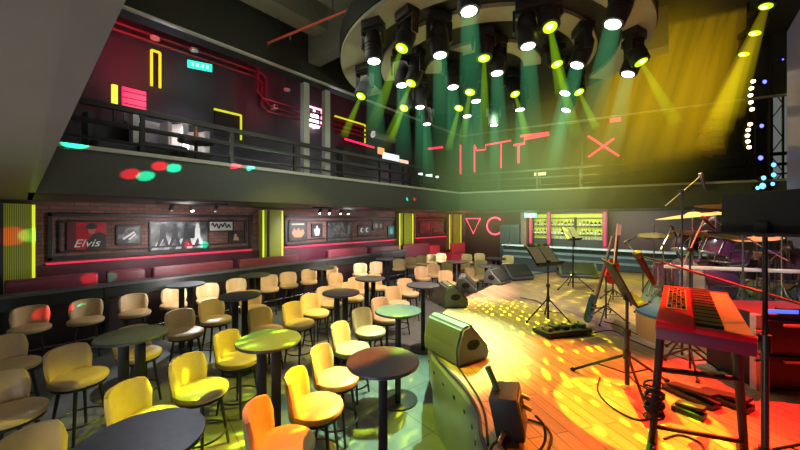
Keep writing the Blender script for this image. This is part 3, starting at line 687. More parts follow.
# ------------------------------------------------------------------ power box by the stage edge
p = atz(513, 436, SZ); t = thing('effect_box', 'black effect machine box with a short pipe and plugged cables', 'machine', (p.x, p.y, SZ), .25)
RT = Ry(-.18) @ Rx(.10)
def tb(c, s, bev=.006):
    b = new(); box(b, RT @ Vector(c) + Vector((0, 0, .02)), s, RT, bev=bev); return b
obj('housing', tb((0, 0, .15), (.17, .21, .27), .01), mat('housing_black', (.008, .008, .008), .5), t)
obj('rear_plate', tb((.087, 0, .15), (.008, .17, .22), .002), mat('plate_olive', (.16, .13, .05), .4), t)
for k in range(4): obj('vent_slot', tb((.093, 0, .18+.02*k), (.004, .1, .008), 0), BLACK, t)
b = new(); d_ = RT @ Vector((-.04, 0, .27)) + Vector((0, 0, .02)); cyl(b, d_, d_ + Vector((-.07, .0, .15)), .02, .02, 14); obj('pipe', b, mat('pipe_green', (.06, .12, .04), .4), t)
for k, (yy, zz) in enumerate(((-.05, .07), (.04, .16), (.06, .22))):
    b = new(); q0 = RT @ Vector((.04 if k else -.03, -.105 if k == 0 else yy, zz)) + Vector((0, 0, .02))
    if k == 0: cyl(b, q0, q0 + Vector((-.02, -.06, -.03)), .016, .013, 10)
    else: q0 = RT @ Vector((.092, yy, zz)) + Vector((0, 0, .02)); cyl(b, q0, q0+Vector((.05, -.01, -.01)), .016, .013, 10)
    obj('plug', b, mat('plug_brass', (.5, .38, .12), .35, .8), t)
b = new(); q0 = Vector((-.045, -.15, .06)); tube(b, catmull([q0, q0+Vector((-.05, -.05, -.03)), q0+Vector((-.04, -.16, -.05)), q0+Vector((.0, -.3, -.055))], 6), .009, 6); obj('cable', b, RUBBER, t)
b = new(); tube(b, catmull([(.13, .03, .15), (.18, 0, .12), (.19, -.05, .06), (.15, -.12, .02), (.05, -.2, .012), (-.04, -.12, .012), (.0, .16, .012), (.14, .2, .012), (.22, .1, .012), (.2, -.1, .012)], 6), .008, 6); obj('cable', b, RUBBER, t)
# ------------------------------------------------------------------ loose cables on the deck
def cable(pts, label, r=.006):
    b = new(); tube(b, catmull([atz(x, y, SZ) + Vector((0, 0, r+.001)) for x, y in pts], 6), r, 6)
    tag(obj('stage_cable', b, RUBBER), label, 'cable', 'loose cables on the stage deck')
cable([(604, 322), (618, 326), (640, 336), (668, 343), (700, 352)], 'thin cable from the guitar stand running right along the deck')
cable([(590, 334), (612, 331), (632, 341), (656, 351)], 'thin cable curving past the drum riser foot')
cable([(600, 378), (598, 392), (612, 408), (640, 421), (662, 410), (650, 392), (636, 384)], 'cable looping round the tripod of the edge-on music stand')
cable([(520, 298), (535, 301), (545, 306)], 'short cable lying left of the sheet music stand')
cable([(428, 349), (452, 362), (472, 388), (484, 412), (488, 446)], 'cable following the curved near stage edge', .008)
cable([(664, 440), (680, 436), (700, 444), (706, 456)], 'cable lying at the keyboard stand foot')

# ================================================================== DRUM KIT
SHELL = mat('drum_shell', (.055, .014, .026), .25, coat=.6, scale=4); HEAD = mat('drum_head', (.55, .5, .46), .4); BRASS = mat('cymbal_bronze', (.85, .52, .18), .35, .35, scale=30, var=.2)
PLATE = mat('cymbal_dark', (.62, .33, .14), .4, .35)
def drum_parts(t, r, h, M, lugs=6, head=HEAD, shell=SHELL):
    b = new(); lathe(b, [(r*.97, 0), (r, .01), (r, h-.01), (r*.97, h)], 28, M); obj('shell', b, shell, t)
    for z in (-.004, h-.014):
        b = new(); lathe(b, [(r*.96, z), (r*1.05, z), (r*1.05, z+.018), (r*.96, z+.018)], 28, M); obj('hoop', b, CHROME, t)
    b = new(); lathe(b, [(r*.96, h+.001), (0, h+.004)], 28, M); obj('drum_head', b, head, t)
    for k in range(lugs):
        a = 2*PI*k/lugs; b = new(); cyl(b, (r*1.03*math.cos(a), r*1.03*math.sin(a), h*.15), (r*1.03*math.cos(a), r*1.03*math.sin(a), h*.85), .008, .008, 6); _xf(b.verts, M); obj('lug', b, CHROME, t)
def zr(p): return Vector((p.x, p.y, RZ))
def cymbal(px, py, d, r, label, tilt=(.15, .1), m=BRASS, zb=RZ):
    p = atd(px, py, d); t = thing('cymbal_stand', label, 'cymbal', (p.x, p.y, zb), 0, 'cymbals of the drum kit'); hh = p.z-zb
    tripod(t, .3, .24, .009, px)
    b = new(); cyl(b, (0, 0, .02), (0, 0, hh), .011, .009, 8); obj('pole', b, CHROME, t)
    M = Matrix.Translation((0, 0, hh)) @ Matrix.Rotation(tilt[0], 4, 'X') @ Matrix.Rotation(tilt[1], 4, 'Y')
    b = new(); lathe(b, [(r, -.012), (r*.6, .004), (r*.2, .016), (r*.17, .03), (r*.08, .042), (0, .045)], 32, M); lathe(b, [(r*.999, -.014), (r*.6, .001), (0, .012)], 32, M); obj('cymbal', b, m, t)
    b = new(); cyl(b, (0, 0, hh+.03), (0, 0, hh+.075), .010, .010, 8); obj('wing_nut', b, SATIN, t)
cymbal(727, 206, 4.7, .36, 'high orange lit crash cymbal at the top of the drum kit', (-.06, .05))
cymbal(693, 215, 4.3, .40, 'wide golden cymbal on the left of the drum kit', (.05, -.12))
cymbal(716, 214, 4.9, .25, 'gold cymbal half hidden behind the broad music stand desk', (.02, .0))
cymbal(708, 234, 4.15, .38, 'brown bronze ride cymbal tilted over the tom drums', (-.12, .12), PLATE)
cymbal(782, 231, 3.9, .34, 'pinkish cymbal below the broad dark music stand desk', (.0, .02), PLATE)
p = atd(654, 237, 4.75); t = thing('hi_hat', 'silver edged hi-hat cymbal pair at the left end of drum kit', 'cymbal', (p.x, p.y, RZ)); hh = p.z-RZ
tripod(t, .3, .22, .009, .2); b = new(); cyl(b, (0, 0, .02), (0, 0, hh+.2), .011, .006, 8); obj('pole', b, CHROME, t)
for s in (0, 1):
    b = new(); M = Matrix.Translation((0, 0, hh+.03*s)) @ Matrix.Rotation(.16, 4, 'X') @ Matrix.Scale(1 if s else -1, 4, (0, 0, 1)); lathe(b, [(.2, -.006), (.08, .012), (.05, .03), (0, .034)], 28, M); obj('cymbal', b, mat('cymbal_silver', (.6, .58, .5), .3, .9), t)
# bass drum with two rack toms
p = zr(atz(712, 322, RZ)); p = Vector((.2, 5.72, RZ))
t = thing('bass_drum', 'large purple bass drum carrying two rack toms', 'drum', p, math.radians(-140)); M = Matrix.Translation((-.2, 0, .3)) @ Matrix.Rotation(PI/2, 4, 'Y')
drum_parts(t, .29, .4, M, 8, mat('drum_head_dark', (.05, .04, .05), .4))
for s in (-1, 1):
    b = new(); cyl(b, (.1, s*.26, .2), (.2, s*.4, .0), .012, .010, 8); obj('spur_leg', b, CHROME, t)
b = new(); cyl(b, (0, 0, .58), (0, 0, .82), .016, .016, 10); cyl(b, (0, -.2, .80), (0, .2, .80), .012, .012, 8); obj('tom_mount', b, CHROME, t)
for s in (-1, 1):
    M = Matrix.Translation((.02, s*.2, .66)) @ Matrix.Rotation(-s*.12, 4, 'X') @ Matrix.Rotation(-.3, 4, 'Y')
    b = new(); lathe(b, [(.145, 0), (.15, .01), (.15, .2), (.145, .21)], 26, M); tm_ = obj('rack_tom', b, SHELL, t)
    for z in (-.004, .196):
        b = new(); lathe(b, [(.143, z), (.158, z), (.158, z+.018), (.143, z+.018)], 26, M); obj('hoop', b, CHROME, tm_)
    b = new(); lathe(b, [(.145, .212), (0, .214)], 26, M); obj('drum_head', b, HEAD, tm_)
    for k in range(6):
        a = 2*PI*k/6; b = new(); cyl(b, (.155*math.cos(a), .155*math.sin(a), .03), (.155*math.cos(a), .155*math.sin(a), .18), .007, .007, 6); _xf(b.verts, M); obj('lug', b, CHROME, tm_)
def stand_drum(px, py, d, r, h, label, legs=True):
    p = atd(px, py, d); hh = p.z-RZ; t = thing('snare_drum' if h < .2 else 'floor_tom', label, 'drum', (p.x, p.y, RZ))
    if h < .2:
        tripod(t, .2, .2, .009, .1); b = new(); cyl(b, (0, 0, .03), (0, 0, hh-h-.03), .012, .012, 8); obj('pole', b, CHROME, t)
        b = new()
        for k in range(3): a = k*2*PI/3; tube(b, [(0, 0, hh-h-.06), (r*.9*math.cos(a), r*.9*math.sin(a), hh-h-.03), (r*1.08*math.cos(a), r*1.08*math.sin(a), hh-h+.02)], .008, 6)
        obj('basket', b, CHROME, t)
    else:
        for k in range(3):
            a = .4+k*2*PI/3; b = new(); cyl(b, (r*1.06*math.cos(a), r*1.06*math.sin(a), hh-.1), (r*1.14*math.cos(a), r*1.14*math.sin(a), 0), .010, .010, 8); obj('leg', b, CHROME, t)
    drum_parts(t, r, h, Matrix.Translation((0, 0, hh-h)), 8)
stand_drum(728, 250, 4.0, .17, .14, 'snare drum with pale rim in the middle of the kit')
stand_drum(775, 252, 4.35, .2, .36, 'purple floor tom drum at the right of the kit')
stand_drum(672, 262, 4.5, .2, .38, 'floor tom drum at left of the kit behind the hi-hat')
p = Vector((1.15, 6.5, RZ)); t = thing('drum_throne', 'round black drum throne behind the kit', 'stool', p); tripod(t, .25, .24, .011, .3)
b = new(); cyl(b, (0, 0, .05), (0, 0, .48), .016); obj('pole', b, CHROME, t); b = new(); lathe(b, [(0, .48), (.17, .48), (.18, .52), (.16, .56), (0, .565)], 24); obj('seat', b, SATIN, t)
cymbal(757, 238, 4.6, .26, 'small bronze cymbal low behind the right end of the snare drum', (.1, -.1), PLATE)
stand_drum(757, 258, 4.5, .16, .3, 'small dark tom drum standing between snare and right floor tom')
stand_drum(803, 247, 4.1, .18, .3, 'dark tom drum cut by the right edge of the picture')
# pale rail board across the kit front, on posts
b0, b1 = atd(664, 263, 3.95), atd(835, 277, 3.45); mid = (b0+b1)/2; d_ = b1-b0
t = thing('percussion_rail', 'long pale horizontal bar on posts across the front of the drum kit', 'rail', (mid.x, mid.y, RZ), math.atan2(d_.y, d_.x)); LL = Vector((d_.x, d_.y)).length
b = new(); box(b, (0, 0, mid.z-RZ), (LL, .04, .04), bev=.008); obj('rail_bar', b, mat('rail_pale', (.34, .30, .2), .4), t)
for k in (-.42, 0, .42):
    b = new(); cyl(b, (k*LL, 0, .012), (k*LL, 0, mid.z-RZ-.02), .014, .014, 10); lathe(b, [(0, 0), (.11, 0), (.1, .012), (0, .02)], 18, Matrix.Translation((k*LL, 0, 0))); obj('post', b, SATIN, t)

# ------------------------------------------------------------------ microphone stands
MICH = mat('mic_grille', (.12, .10, .08), .45, .6, bump=.5, scale=200)
def mic(t, tip, d, r=.022, m=MICH, body=SATIN, ln=.17):
    d = Vector(d).normalized(); tip = Vector(tip)
    b = new(); tube(b, [tip+d*.05, tip+d*.06, tip+d*ln*1.0, tip+d*(ln+.015)], [r*.72, r*.75, r*.5, r*.3], 12); o = obj('microphone', b, body, t)
    b = new(); tube(b, [tip-d*.004, tip+d*.008, tip+d*.028, tip+d*.05], [r*.45, r*.9, r, r*.8], 12); obj('mic_grille', b, m, o)
def mic_stand(base, piv, tip, label, tail=.25, mdir=(0, 0, 1), r=.010, boom_m=None, rot=0., base_r=None, micr=.022, zfoot=None, mln=.17, mbody=SATIN):
    z0 = zfoot if zfoot is not None else base[2]; t = thing('microphone_stand', label, 'microphone stand', (base[0], base[1], z0), 0, 'microphone stands on the stage')
    o = Vector((base[0], base[1], z0)); piv = Vector(piv)-o; tip = Vector(tip)-o
    tripod(t, .2, .26, .009, rot)
    b = new(); cyl(b, (0, 0, .02), (0, 0, piv.z), r*1.1, r*.9, 10); obj('pole', b, SATIN, t)
    d = (tip-piv).normalized(); pv = Vector((0, 0, piv.z))
    b = new(); cyl(b, pv-d*tail, tip, r*.7, r*.6, 8); obj('boom', b, boom_m or SATIN, t)
    b = new(); lathe(b, [(0, -.025), (.02, -.02), (.022, .02), (0, .025)], 12, Matrix.Translation(pv)); obj('clutch', b, BLACK, t)
    mic(t, tip - Vector(mdir).normalized()*.03, mdir, micr, body=mbody, ln=mln)
    return t
GOLD = mat('boom_gold', (.5, .33, .12), .3, .7)
def over(px, py, d): return atd(px, py, d)
pv = over(682, 192, 3.3); mic_stand((pv.x, pv.y, SZ), pv, over(701, 176, 3.3), 'tall black stand with gold boom and microphone high over the drums', .22, (.26, .22, -1.), boom_m=GOLD)
pv = over(690, 250, 3.0); mic_stand((pv.x, pv.y, SZ), pv, over(704, 219, 3.1), 'short stand with slanted gold boom crossing the rack toms', .14, (.5, .4, -.6), boom_m=GOLD, rot=.7)
pv = over(743, 236, 3.6); mic_stand((pv.x, pv.y, SZ), pv, over(712, 219, 3.7), 'blue lit chrome stand with a boom over the ride cymbal', .45, (-.4, -.2, -.4), boom_m=CHROME, rot=.4)
pv = over(692, 236, 4.0); mic_stand((pv.x, pv.y, RZ), pv, over(676, 250, 3.9), 'thin chrome stand between the rack toms and left floor tom', .1, (.2, .1, -.5), boom_m=CHROME, rot=.9)
pv = over(769, 262, 3.7); mic_stand((pv.x, pv.y, SZ), pv, over(790, 243, 3.8), 'chrome stand with raised boom in front of the right floor tom', .1, (.2, .3, -.5), boom_m=CHROME, rot=.3)
pv = over(830, 313, 1.75); mic_stand((pv.x, pv.y, SZ), pv, over(638, 255, 2.45), 'long black boom reaching in from the right to a red tinted microphone', .1, (.108, .093, -.256), r=.011, rot=1., micr=.033, mln=.27, mbody=mat('mic_red_body', (.04, .008, .008), .5))
pv = over(643, 262, 5.0); mic_stand((pv.x, pv.y, SZ), pv, over(626, 242, 4.9), 'green lit boom stand left of the drum kit near the guitars', .25, (.4, .2, .3), boom_m=mat('boom_green_lit', (.3, .36, .1), .4), rot=.2)  # green light on the boom is put into its colour
pv = over(663, 245, 4.35); mic_stand((pv.x, pv.y, SZ if False else RZ), pv, over(672, 228, 4.4), 'thin chrome stand beside the hi-hat', .1, (.2, .3, -.5), boom_m=CHROME)

# ================================================================== THE BAR AT THE BACK
BCT = mat('bar_top', (.34, .38, .42), .25)
x0, x1 = -6.15, 1.2
t = thing('bar_counter', 'long bar counter with pale top at the back of the room', 'bar', ((x0+x1)/2, 14.35, 0)); wl = x1-x0
b = new(); box(b, (0, .1, 1.07), (wl, .5, .06), bev=.01); obj('counter_top', b, BCT, t, False)
b = new(); box(b, (0, .14, .52), (wl-.1, .36, 1.04)); obj('counter_front', b, mat('bar_front', (.03, .035, .04), .35), t, False)
for z in (.82, .58):
    b = new(); box(b, (0, -.05, z), (wl-.1, .02, .09)); obj('front_band', b, mat('band_blue', (.10, .13, .15), .35), t, False)
sx0 = aty(533, 230, 15.8).x; sx1 = aty(605, 230, 15.8).x
t = thing('back_bar_shelf', 'yellow lit back bar shelving filled with bottles', 'shelf', ((sx0+sx1)/2, 15.8, 0)); wl = sx1-sx0
YB = mat('backlit_yellow', (.4, .42, .03), .5, emit=(.52, .56, .03), es=.50, var=.3, scale=5)
b = new(); box(b, (0, .15, 1.72), (wl, .04, 1.5)); obj('back_panel', b, YB, t, False)
shz = [1.55, 1.93]
for z in shz + [2.3, 1.36]:
    b = new(); box(b, (0, -.02, z-.02), (wl, .3, .035)); obj('shelf_board', b, DARK, t, False)
for u in (-.5, -.26, .12, .5):
    b = new(); box(b, (u*wl, 0, 1.66), (.05, .3, 1.32)); obj('divider', b, DARK, t, False)
b = new(); box(b, (0, -.0, .68), (wl, .3, 1.32)); obj('lower_cabinet', b, DARK, t, False)
GL = [mat('bottle_glass_%d' % k, c, .12) for k, c in enumerate([(.05, .07, .02), (.20, .10, .02), (.4, .4, .3), (.03, .05, .03)])]
CAP = [mat('bottle_cap_%d' % k, c, .4) for k, c in enumerate([(.5, .42, .1), (.03, .03, .03), (.4, .03, .03)])]
def make_bottle(k):
    t = thing('liquor_bottle', '', 'bottle', (0, 0, 0), 0, 'bottles on the back bar'); h = [.28, .25, .30, .22][k]; r = [.042, .048, .038, .05][k]
    b = new(); lathe(b, [(0, 0), (r, 0), (r, h*.58), (r*.8, h*.68), (r*.34, h*.76), (r*.32, h*.93), (0, h*.93)], 12); obj('bottle_body', b, GL[k], t)
    b = new(); lathe(b, [(r*.36, h*.9), (r*.36, h), (0, h)], 10); obj('bottle_cap', b, CAP[k % 3], t)
    b = new(); lathe(b, [(r*1.02, h*.15), (r*1.02, h*.45)], 12); o = obj('bottle_label', b, SHEET, t); return t
protos = [make_bottle(k) for k in range(4)]; bused = set()
for s, z in enumerate(shz):
    u = -wl*.5+.12; cnt = 0
    while u < wl*.5-.1:
        if all(abs(u-q*wl) > .08 for q in (-.5, -.26, .12, .5)):
            k = random.randrange(4); lab = 'bottle %s from left on the %s shelf of the back bar' % (ORD[cnt], 'lower' if s == 0 else 'upper'); loc = ((sx0+sx1)/2+u, 15.76, z-.0025)
            if k in bused: dup(protos[k], loc, 0, lab)
            else: protos[k].location = loc; protos[k]['label'] = lab; bused.add(k)
            cnt += 1
        u += .145
# a row of glasses under the shelves
def make_glass():
    t = tag(obj('drinking_glass', (lambda b: (lathe(b, [(0, 0), (.03, 0), (.036, .13), (.032, .13), (.027, .01), (0, .01)], 12), b)[1])(new()), mat('glass_pale', (.5, .52, .4), .1)), '', 'glass', 'glasses on the back bar'); return t
g0 = make_glass(); u = -wl*.24+.1; k = 0
while u < wl*.48 and k < 24:
    o = g0 if k == 0 else g0.copy()
    if k: C.objects.link(o)
    o.location = ((sx0+sx1)/2+u, 15.74, 1.3575); o['label'] = 'glass %s from left in the row below the bar shelves' % ORD[k]; k += 1; u += .115
# red neon posts, sign and cabinet
NEON = glow('neon_red', (1., .015, .08), 1.7); NEONW = glow('neon_core', (1., .06, .15), 2.6)
for px, lab in ((531, 'leftmost red neon post of the back bar'), (549, 'second red neon post of the back bar, near the left one'), (605, 'red neon post at the right end of the back bar')):
    p = aty(px, 230, 15.5); t = thing('neon_post', lab, 'neon light', (p.x, 15.5, 0), 0, 'red neon posts of the bar')
    b = new(); box(b, (0, 0, 1.28), (.16, .1, 2.55)); obj('post', b, mat('post_dark_red', (.16, .02, .03), .4), t, False)
    b = new(); cyl(b, (0, -.07, 1.15), (0, -.07, 2.5), .024, .024, 10); obj('neon_tube', b, NEON, t)
def wallneon(name, pts_list, label, cat, closed=False, r=.03, m=NEON, group=None, plate=None):
    o0 = sum((Vector(p) for p in pts_list[0]), Vector())/len(pts_list[0]); t = thing(name, label, cat, o0, 0, group)
    for pts in pts_list:
        b = new(); tube(b, [Vector(p)-o0 for p in pts], r, 8, closed); obj('neon_tube', b, m, t)
    return t
tri = [aty(466, 218.5, 15.86), aty(480.3, 218.5, 15.86), aty(473.3, 233.5, 15.86)]
wallneon('neon_sign', [tri], 'red neon triangle pointing down on the far wall', 'neon sign', True, .035, NEONW)
c0, c1 = aty(487, 226, 15.86), aty(503, 226, 15.86); R_ = (c1.x-c0.x)/2; cc = (c0+c1)/2
wallneon('neon_sign', [[(cc.x+R_*math.cos(a_), 15.86, cc.z+R_*math.sin(a_)) for a_ in [math.radians(45+i*9) for i in range(31)]]], 'red neon letter C on the far wall', 'neon sign', False, .035, NEONW)
p = aty(508.5, 240, 15.0); t = thing('bar_fridge', 'dark glass fronted cabinet between neon letter and bar', 'cabinet', (p.x, 15.1, 0))
b = new(); box(b, (0, .25, 1.0), (.95, .5, 2.0), bev=.01); obj('case', b, SATIN, t, False)
for s in (-1, 1):
    b = new(); box(b, (s*.24, -.015, 1.05), (.44, .03, 1.8), bev=.006); d_ = obj('door', b, mat('fridge_frame', (.05, .055, .055), .4), t, False)
    b = new(); box(b, (s*.24, -.033, 1.05), (.36, .006, 1.66)); obj('pane', b, mat('fridge_glass', (.05, .06, .06), .08), d_, False)
    b = new(); cyl(b, (s*.05, -.05, .9), (s*.05, -.05, 1.2), .01); obj('handle', b, CHROME, d_)
p = aty(525, 240, 15.45); b = new(); box(b, (0, 0, 1.28), (.26, .3, 2.56)); o = tag(obj('bar_pillar', b, mat('pillar_brown', (.14, .09, .06), .6), None, False, (p.x, 15.4, 0)), 'brown pillar between the glass cabinet and the first neon post', 'pillar')
def exit_sign(loc, rz, label, hang=.25):
    t = thing('exit_sign', label, 'exit sign', loc, rz, 'green exit signs')
    b = new(); box(b, (0, 0, 0), (.5, .04, .18), bev=.01); obj('sign_box', b, glow('exit_green', (.02, .75, .5), 1.3), t, False)
    b = new()
    for k in range(4): box(b, (-.15+.1*k, -.022, 0), (.055, .004, .08))
    obj('symbol', b, mat('exit_white', (.8, 1, .9), .4, emit=(.5, 1, .8), es=1.2), t, False)
    for s in (-1, 1):
        b = new(); cyl(b, (s*.18, 0, .08), (s*.18, 0, .09+hang), .008, .008, 6); obj('hanger', b, BLACK, t)
p = aty(530.5, 216, 14.2); exit_sign((p.x, 14.2, 2.40), 0, 'small teal exit sign above the left neon post of the bar', .07)
# red booth seats in the far corner
for k, (px0, px1, lab) in enumerate(((431, 446, 'red lit booth seat far back below the short picture panel'), (453, 471, 'red booth seat in the far corner below the triangle sign'))):
    y0, y1 = atx(px0, 250, -8.2).y, atx(px1, 250, -7.9).y; t = thing('corner_booth', lab, 'sofa', (-8.3, (y0+y1)/2, 0), 0, 'red corner booths')
    rm = mat('red_booth', (.4, .03, .05), .4)
    b = new(); box(b, (0, 0, .82), (.18, min(2.0, y1-y0), .5), bev=.05, seg=3); obj('backrest', b, rm, t); b = new(); box(b, (-.2, 0, .3), (.5, min(2.0, y1-y0), .6), bev=.04); obj('seat', b, rm, t)

# ================================================================== BALCONY: railings, columns, signs
def railing(p0, p1, posts, label, zb=ZF):
    p0, p1 = Vector((*p0, 0)), Vector((*p1, 0)); d = p1-p0; L_ = d.length
    t = thing('balcony_railing', label, 'railing', (p0.x, p0.y, zb), math.atan2(d.y, d.x), 'black balcony railings')
    b = new(); box(b, (L_/2, 0, .72), (L_, .07, .09), bev=.01); obj('handrail', b, BLACK, t, False)
    for z in (.45, .2):
        b = new(); box(b, (L_/2, 0, z), (L_, .05, .075 if z > .3 else .04), bev=.008); obj('rail_bar', b, BLACK, t)
    for u in posts:
        b = new(); box(b, (u, 0, .36), (.06, .06, .72)); obj('post', b, BLACK, t, False)
railing((-6.52, .15), (-6.52, 10.85), [1.12+1.36*k-.02 for k in range(8)], 'black horizontal bar railing along the left balcony')
e0, e1 = BO+BU*.1+BN*.12, BO+BU*9.0+BN*.12
railing((e0.x, e0.y), (e1.x, e1.y), [1.3*k+.05 for k in range(7)], 'dark horizontal bar railing along the back balcony')
COL = mat('column_grey', (.36, .37, .33), .5)
for px, lab in ((305, 'left one of two pale square columns on the left balcony'), (326, 'right one of two pale square columns on the left balcony')):
    p = atx(px, 150, -6.66); b = new(); box(b, (0, 0, 2.2/2), (.15, .15, 2.2), bev=.006)
    t = tag(obj('balcony_column', b, COL, None, False, (p.x, p.y, ZF)), lab, 'column', 'pale balcony columns')
    b = new(); box(b, (0, 0, .02), (.2, .2, .04)); obj('base_plate', b, COL, t, False)
# yellow light frames on the upper left wall
UX = -9.44
def wallframe(px0, py0, px1, py1, sides, label, m=YLED, r=.03):
    a = atx(px0, py0, UX); c = atx(px1, py1, UX); t = thing('glowing_alcove', label, 'light frame', (UX, (a.y+c.y)/2, 0), 0, 'yellow light frames on the upper wall'); cy = (a.y+c.y)/2
    P = {'l': ((0, a.y-cy, c.z), (0, a.y-cy, a.z)), 'r': ((0, c.y-cy, c.z), (0, c.y-cy, a.z)), 't': ((0, a.y-cy, a.z), (0, c.y-cy, a.z)), 'b': ((0, a.y-cy, c.z), (0, c.y-cy, c.z))}
    for s in sides: b = new(); tube(b, [Vector(v)+Vector((.0, 0, 0)) for v in P[s]], r, 6); obj('light_tube', b, m, t)
    b = new(); box(b, (-.035, 0, (a.z+c.z)/2), (.05, abs(c.y-a.y)-.06, abs(a.z-c.z)-.06)); obj('inner_panel', b, mat('frame_panel', (.035, .035, .03), .3), t, False)
wallframe(151.5, 50, 160, 88, 'lrt', 'narrow yellow lit doorway frame on the upper left wall')
wallframe(214, 109, 241, 140, 'tr', 'wide yellow lit frame edge on the upper wall before the columns')
wallframe(335, 116, 365, 143, 'tr', 'yellow lit frame on the upper wall right of the columns')
wallframe(426, 144, 436, 157, 'lt', 'small yellow lit frame far along the upper wall')
# pink shield neon
a = atx(314, 118, UX+.1); pts = [(-.22, .36), (.22, .36), (.24, .1), (.2, -.2), (0, -.36), (-.2, -.2), (-.24, .1)]
t = thing('neon_sign', 'glowing white and pink shield neon sign between the two columns', 'neon sign', a)
b = new(); tube(b, [(0, y*1.35, z*.95) for y, z in pts], .035, 8, True); obj('neon_outline', b, glow('neon_pink', (1, .25, .4), 4), t)
b = new(); prism(b, [(y*.8, z*.75) for y, z in [(1.5*y_, 1.4*z_) for y_, z_ in [(-.16, -.3), (-.1, .1), (-.04, .05), (0, .34), (.05, .08), (.12, .2), (.16, -.3)]]], -.02, .02, Matrix.Rotation(PI/2, 4, 'Z') @ Matrix.Rotation(PI/2, 4, 'X')); obj('neon_emblem', b, glow('neon_white', (1, .92, .95), 6), t)
p = atx(200, 66, -8.6); exit_sign((p.x, p.y, p.z), PI/2-.35, 'green hanging exit sign over the left balcony', 7.0-p.z-.09)
# small ceiling downlights on the balcony
def downlight(px, py, label, e=25, on=True, X=-8.95):
    p = atx(px, py, X); t = thing('downlight', label, 'ceiling light', p, 0, 'balcony downlights')
    b = new(); lathe(b, [(.05, -.05), (.09, -.05), (.09, 0), (.05, 0)], 18); obj('trim_ring', b, WHITE, t)
    b = new(); cyl(b, (0, 0, -.01), (0, 0, 7-p.z), .012, .012, 6); obj('drop_rod', b, BLACK, t)
    b = new(); lathe(b, [(0, -.045), (.055, -.045), (.055, -.03), (0, -.03)], 16); obj('lens', b, BULB if on else WHITE, t)
    if on:
        sp = bpy.data.lights.new('downlight_spot', 'SPOT'); sp.energy = e; sp.spot_size = math.radians(100); sp.spot_blend = .7; sp.color = (.82, .84, 1); sp.shadow_soft_size = .05
        so = bpy.data.objects.new('downlight_spot', sp); C.objects.link(so); so.location = (p.x, p.y, p.z-.08); so.rotation_euler = (0, math.radians(-22), 0)
downlight(155, 37, 'small white downlight high on the red lit balcony wall, leftmost', 60)
downlight(194, 49, 'bright white downlight left of the hanging exit sign', 220)
downlight(287, 89, 'plain white round ceiling fitting left of the columns', 0, False)
# red pipes under the balcony ceiling
for k, (xx, zz) in enumerate(((-9.3, 6.50), (-9.3, 6.34), (-9.12, 6.62))):
    b = new(); ye = atx(262, 75, xx).y-.12*k; tube(b, [(xx, .2, zz), (xx, ye, zz), (xx, ye+.12, zz-.1), (xx, ye+.12, zz-.75), (xx, ye+.25, zz-.9), (xx, 10.3, zz-.9)], .04, 8)
    tag(obj('ceiling_pipe', b, mat('red_pipe', (.16, .015, .03), .4)), ['upper red pipe along the balcony wall top', 'lower red pipe along the balcony wall top', 'red pipe under the balcony ceiling nearest the hall'][k], 'pipe', 'red pipes over the left balcony')
a, c = atz(268, 46, 5.72), atz(352, 12, 5.72); b = new(); tube(b, [a, a+Vector((0, 0, .06)), c+Vector((0, 0, .06))], .022, 8)
t = tag(obj('sprinkler_pipe', b, mat('orange_pipe', (.55, .10, .05), .4)), 'orange sprinkler pipe crossing the dark ceiling at upper left', 'pipe')
for f in (.02, .3):
    q = a.lerp(c, f); b = new(); cyl(b, q+Vector((0, 0, .05)), q+Vector((0, 0, -.06)), .012, .018, 8); obj('sprinkler_head', b, CHROME, t)
b = new()
for f in (.15, .8): q = a.lerp(c, f); cyl(b, q+Vector((0, 0, .06)), (q.x, q.y, 7.0), .008, .008, 6)
obj('pipe_hanger', b, BLACK, t)
# camera box and red line light
p = atx(275, 107, -9.3); t = thing('security_camera', 'small white camera box on the upper left wall', 'camera', p); b = new(); box(b, (-.05, 0, 0), (.24, .12, .12), bev=.015); obj('housing', b, WHITE, t); b = new(); cyl(b, (.06, 0, 0), (.09, 0, 0), .04); obj('lens', b, BLACK, t)
a, c = atx(345, 139, -9.0), atx(374, 147.5, -9.0); wallneon('line_light', [[a, c]], 'slanting red line light on the balcony right of the columns', 'neon light', False, .035, NEON)
b = new(); box(b, (a.x-.28, (a.y+c.y)/2, (a.z+ZF)/2-.1), (.4, abs(c.y-a.y), a.z-ZF-.2)); tag(obj('side_counter', b, DARK, None, False), 'dark service counter below the slanting red line light', 'counter')
# lounge seats upstairs at left
def lounge(px, py, label, m1, m2, rz=0., s=1.):
    p = atx(px, py, -7.9); t = thing('lounge_chair', label, 'armchair', (p.x, p.y, ZF), rz, 'lounge chairs on the left balcony')
    b = new(); box(b, (0, 0, .3*s), (.62*s, .66*s, .2*s), bev=.06, seg=3); obj('seat', b, m2, t)
    b = new()
    pr = arc(0, 0, .40*s, math.radians(70), math.radians(290), 18) + arc(0, 0, .32*s, math.radians(290), math.radians(70), 18)
    prism(b, pr, .1*s, .86*s); obj('shell_back', b, m1, t)
    for q_ in range(4):
        a_ = PI/4+q_*PI/2; b = new(); cyl(b, (.24*s*math.cos(a_), .24*s*math.sin(a_), .22*s), (.28*s*math.cos(a_), .28*s*math.sin(a_), 0), .02, .014, 8); obj('leg', b, BLACK, t)
    return t
PALE = mat('pale_fabric', (.5, .47, .47), .6); BLK = mat('black_fabric', (.02, .02, .022), .7)
lounge(160, 128, 'pale rounded lounge chair with black seat on left balcony, nearer one', PALE, BLK, 0, 1.2)
lounge(186, 133, 'pale rounded lounge chair with black seat on left balcony, farther one', PALE, BLK, .2, 1.1)
lounge(112, 128, 'dark lounge chair in shadow at the left end of the balcony', BLK, BLK, .2, 1.)
